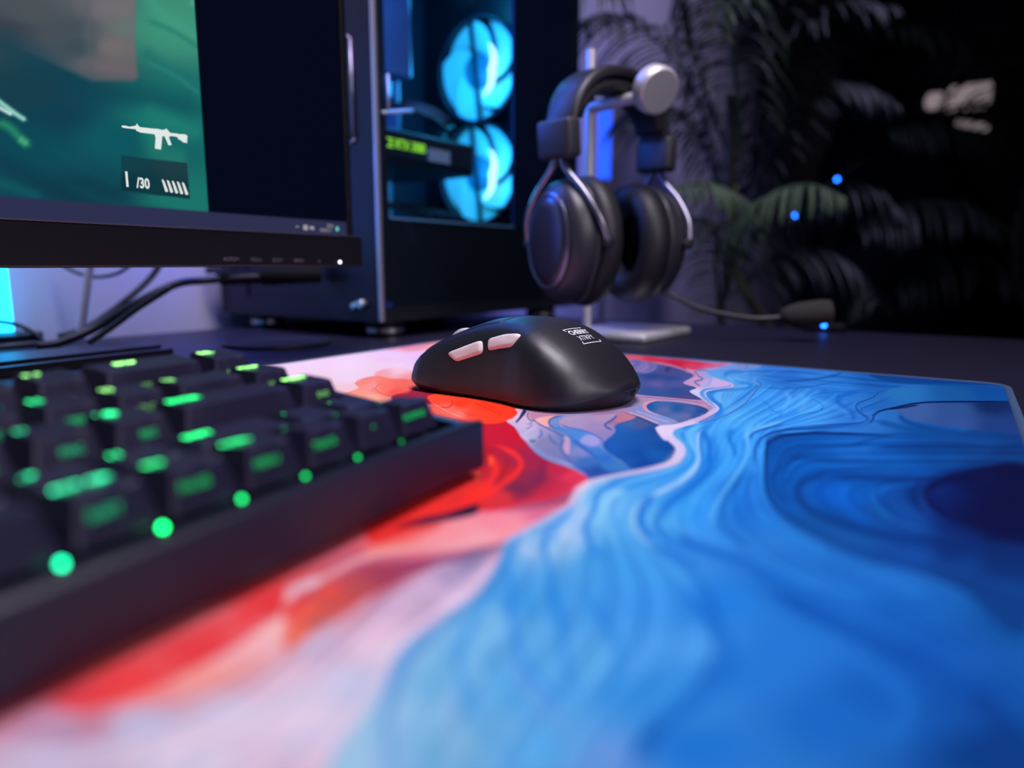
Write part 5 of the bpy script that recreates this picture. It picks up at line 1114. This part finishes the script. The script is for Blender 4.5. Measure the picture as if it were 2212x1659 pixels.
def palm(name,base,label,fr,stems):
    e=empty(name,Matrix.Translation(base),label,'potted palm'); bpy.context.view_layer.update()
    inv_=Matrix.Translation(-base)
    pot=obj('pot',Lm([(0,0),(.12,0),(.15,.02),(.175,.28),(.185,.30),(.165,.30),(.16,.27),(0,.27)],36),mat('pot_glaze',(.05,.05,.06),.4) if 'pot_glaze' not in bpy.data.materials else bpy.data.materials['pot_glaze'],e,auto=40)
    obj('soil',Lm([(0,.272),(.158,.272)],24),mat('soil',(.02,.014,.01),.95) if 'soil' not in bpy.data.materials else bpy.data.materials['soil'],pot)
    for s_ in stems:
        o=obj('stem',T([inv_@p for p in spline(s_,10)],.0085,8),m_stem,e,smooth=True)
    for a in fr: frond(e,*a)
    return e
base1=Vector((.52,1.36,-.74)); b1=base1+Vector((0,0,.28))
def A(*t): return [at(*q) for q in t]
FR1=[
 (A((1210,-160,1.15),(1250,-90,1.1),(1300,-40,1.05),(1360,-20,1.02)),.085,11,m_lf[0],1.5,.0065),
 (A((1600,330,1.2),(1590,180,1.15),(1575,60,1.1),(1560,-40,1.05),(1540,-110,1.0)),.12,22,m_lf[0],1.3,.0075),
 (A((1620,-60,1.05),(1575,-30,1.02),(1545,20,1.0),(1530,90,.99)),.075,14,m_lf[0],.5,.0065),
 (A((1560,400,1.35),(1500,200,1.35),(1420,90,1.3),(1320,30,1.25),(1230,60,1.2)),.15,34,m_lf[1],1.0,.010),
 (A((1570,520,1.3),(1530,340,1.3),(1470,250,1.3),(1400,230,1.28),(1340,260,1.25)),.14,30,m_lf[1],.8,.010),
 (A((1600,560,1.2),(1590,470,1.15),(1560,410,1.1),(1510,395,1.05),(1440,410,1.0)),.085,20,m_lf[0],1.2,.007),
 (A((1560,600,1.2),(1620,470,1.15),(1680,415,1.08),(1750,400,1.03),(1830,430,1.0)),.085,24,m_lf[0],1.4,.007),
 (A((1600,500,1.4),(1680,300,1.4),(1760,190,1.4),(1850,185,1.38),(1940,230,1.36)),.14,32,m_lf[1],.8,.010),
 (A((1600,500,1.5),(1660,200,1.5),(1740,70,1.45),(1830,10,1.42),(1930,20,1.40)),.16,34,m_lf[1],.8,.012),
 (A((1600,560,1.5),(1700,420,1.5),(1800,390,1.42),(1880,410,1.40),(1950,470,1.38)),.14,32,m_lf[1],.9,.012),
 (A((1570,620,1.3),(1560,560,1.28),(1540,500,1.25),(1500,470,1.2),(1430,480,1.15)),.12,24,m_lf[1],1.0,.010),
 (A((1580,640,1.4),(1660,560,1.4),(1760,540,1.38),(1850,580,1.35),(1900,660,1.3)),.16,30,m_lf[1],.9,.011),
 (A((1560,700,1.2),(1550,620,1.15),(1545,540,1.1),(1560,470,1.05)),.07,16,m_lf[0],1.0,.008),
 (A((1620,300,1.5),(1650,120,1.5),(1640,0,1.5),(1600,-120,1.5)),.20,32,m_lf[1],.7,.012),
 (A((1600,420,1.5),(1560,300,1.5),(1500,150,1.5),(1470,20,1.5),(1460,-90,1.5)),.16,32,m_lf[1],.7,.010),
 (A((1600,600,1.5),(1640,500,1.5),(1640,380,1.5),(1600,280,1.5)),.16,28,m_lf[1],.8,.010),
]
palm('potted_palm',base1,'tall leafy palm with green fronds standing behind the headset',FR1,
 [[b1,b1+Vector((.01,-.02,.3)),at(1575,560,1.25),at(1585,400,1.25)],[b1+Vector((.02,.02,0)),b1+Vector((.05,.02,.3)),at(1610,500,1.45)],[b1+Vector((-.02,.02,0)),at(1560,720,1.32),at(1570,600,1.3),at(1580,300,1.2),at(1578,200,1.17)]])
base2=Vector((1.33,1.78,-.74)); b2=base2+Vector((0,0,.28))
FR2=[
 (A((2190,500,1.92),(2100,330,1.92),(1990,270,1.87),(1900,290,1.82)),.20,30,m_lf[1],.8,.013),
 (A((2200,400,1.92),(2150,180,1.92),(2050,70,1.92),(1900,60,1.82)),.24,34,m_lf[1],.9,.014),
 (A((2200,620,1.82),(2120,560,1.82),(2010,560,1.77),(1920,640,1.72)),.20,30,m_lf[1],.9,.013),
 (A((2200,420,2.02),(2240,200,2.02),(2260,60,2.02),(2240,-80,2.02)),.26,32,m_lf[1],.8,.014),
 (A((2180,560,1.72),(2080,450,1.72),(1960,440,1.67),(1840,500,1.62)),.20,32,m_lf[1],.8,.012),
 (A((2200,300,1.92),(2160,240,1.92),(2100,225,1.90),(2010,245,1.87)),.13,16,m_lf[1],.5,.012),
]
palm('potted_palm',base2,'shadowy palm at the far right of the picture, almost lost in the dark',FR2,[[b2,b2+Vector((0,0,.3)),at(2200,600,1.85),at(2200,450,1.88)],[b2+Vector((.02,0,0)),at(2230,700,1.85),at(2210,400,1.92)]])
# dark chair behind the palm
CB=Vector((1.16,2.30,-.74)); CM=frame(CB,Vector((.87,-.49,0)).normalized(),Vector((.49,.87,0)).normalized())
ch=empty('desk_chair',CM,'black high-backed desk chair with a rounded top, half hidden behind the palms','chair')
m_ch=mat('chair_fabric',(.010,.010,.014),.7,bump=.3,bscale=300)
obj('seat',B((-.26,-.26,.42),(.26,.26,.52),.04,4),m_ch,ch,auto=50)
bm=bmesh.new(); rows=[]
for i in range(17):
    t=i/16; z=.50+t*.82; w_=.25*(1-.10*t) if t<.8 else .225*math.sqrt(max(.02,1-((t-.8)/.2)**2)); rows.append([bm.verts.new((w_*math.cos(a)*1.0,.24+.06*t+.045*math.sin(a),z)) for a in [k/16*2*math.pi for k in range(16)]])
for a,b in zip(rows,rows[1:]):
    for k in range(16): bm.faces.new((a[k],a[(k+1)%16],b[(k+1)%16],b[k]))
bm.faces.new(rows[0]); bm.faces.new(rows[-1][::-1]); obj('backrest',bm,m_ch,ch,smooth=True)
obj('column',T([(0,0,.06),(0,0,.42)],.03,16),m_steel,ch)
for k in range(5):
    a=k*2*math.pi/5; obj('leg',T([(0,0,.09),(.30*math.cos(a),.30*math.sin(a),.055)],.018,8),m_steel,ch); 
    obj('castor',Lm([(0,-.02),(.026,-.02),(.028,0),(.026,.02),(0,.02)],16,Matrix.Translation(Vector((.30*math.cos(a),.30*math.sin(a),.0285)))@Matrix.Rotation(math.pi/2,4,'X')),m_steel,ch)
# pale lit patch at far right: added glowing boxes, no lamp
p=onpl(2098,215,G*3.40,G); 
LM=frame(p,W*-1,G) ; lp=empty('lit_patch',LM,'pale lit patch of glowing boxes glimpsed between leaves at the far right','lamp')
obj('lit_patch_box',B((-.075,-.07,-.04),(.065,-.005,.045),.006),emis('patch_glow',(.62,.50,.55),.38),lp)
obj('lit_patch_box',B((-.150,-.07,-.025),(-.090,-.005,.030),.012),bpy.data.materials['patch_glow'],lp)
obj('lit_patch_box',B((-.01,-.07,-.105),(.10,-.03,-.085),.006,M=Matrix.Rotation(.3,4,'Y')),bpy.data.materials['patch_glow'],lp)
obj('patch_backing',B((-.22,-.006,-.06),(.10,.035,.06),.004),m_steel,lp)
# thin wire with blue lights through the palms
b_=[at(1808,387,1.32),at(1718,465,1.22)]
sl=empty('string_light',Matrix.Identity(4),'thin wire of tiny blue lights hung among the palm leaves','string light')
obj('wire',T(spline([at(1900,330,1.36),b_[0]+Vector((0,0,.004)),at(1765,440,1.28),b_[1]+Vector((0,0,.004)),at(1640,470,1.22)],8),.0009,5),m_cable,sl,smooth=True)
mb=emis('blue_bulb',(.01,.13,1.0),BULB)
for q in b_:
    bm=bmesh.new(); bmesh.ops.create_uvsphere(bm,u_segments=12,v_segments=8,radius=.0032); obj('bulb',bm,mb,sl,Matrix.Translation(q),smooth=True)
q=at(1781,712,.735); q.z=.0
o=obj('usb_hub',B((-.02,-.012,.0004),(.02,.012,.009),.002,M=Matrix.Translation(q)@Matrix.Rotation(-.6,4,'Z')),m_steel,auto=40); tag(o,'small dark hub with a blue light at the far edge of the desk','hub')
bm=bmesh.new(); bmesh.ops.create_uvsphere(bm,u_segments=12,v_segments=8,radius=.0022); obj('status_light',bm,mb,o,Matrix.Translation(q+Vector((-.006,-.0115,.0075))),smooth=True,label='blue status light')
# blue lit strip lamp on the wall between case and palm
p=at(1290,400,1.30); 
sp_=empty('floor_lamp',Matrix.Translation(Vector((.165,1.33,-.74))),'slim floor lamp glowing deep blue behind the silver headset pole','lamp')
obj('lamp_foot',Lm([(0,0),(.09,0),(.09,.012),(.012,.02),(0,.02)],28),m_steel,sp_,auto=40)
obj('pole',T([(0,0,.02),(0,0,.965)],.005,12),m_steel,sp_,smooth=True)
obj('light_tube',Lm([(0,.96),(.012,.96),(.012,1.09),(0,1.09)],16),emis('deep_blue_tube',(.02,.10,1.0),1.6),sp_,smooth=True)
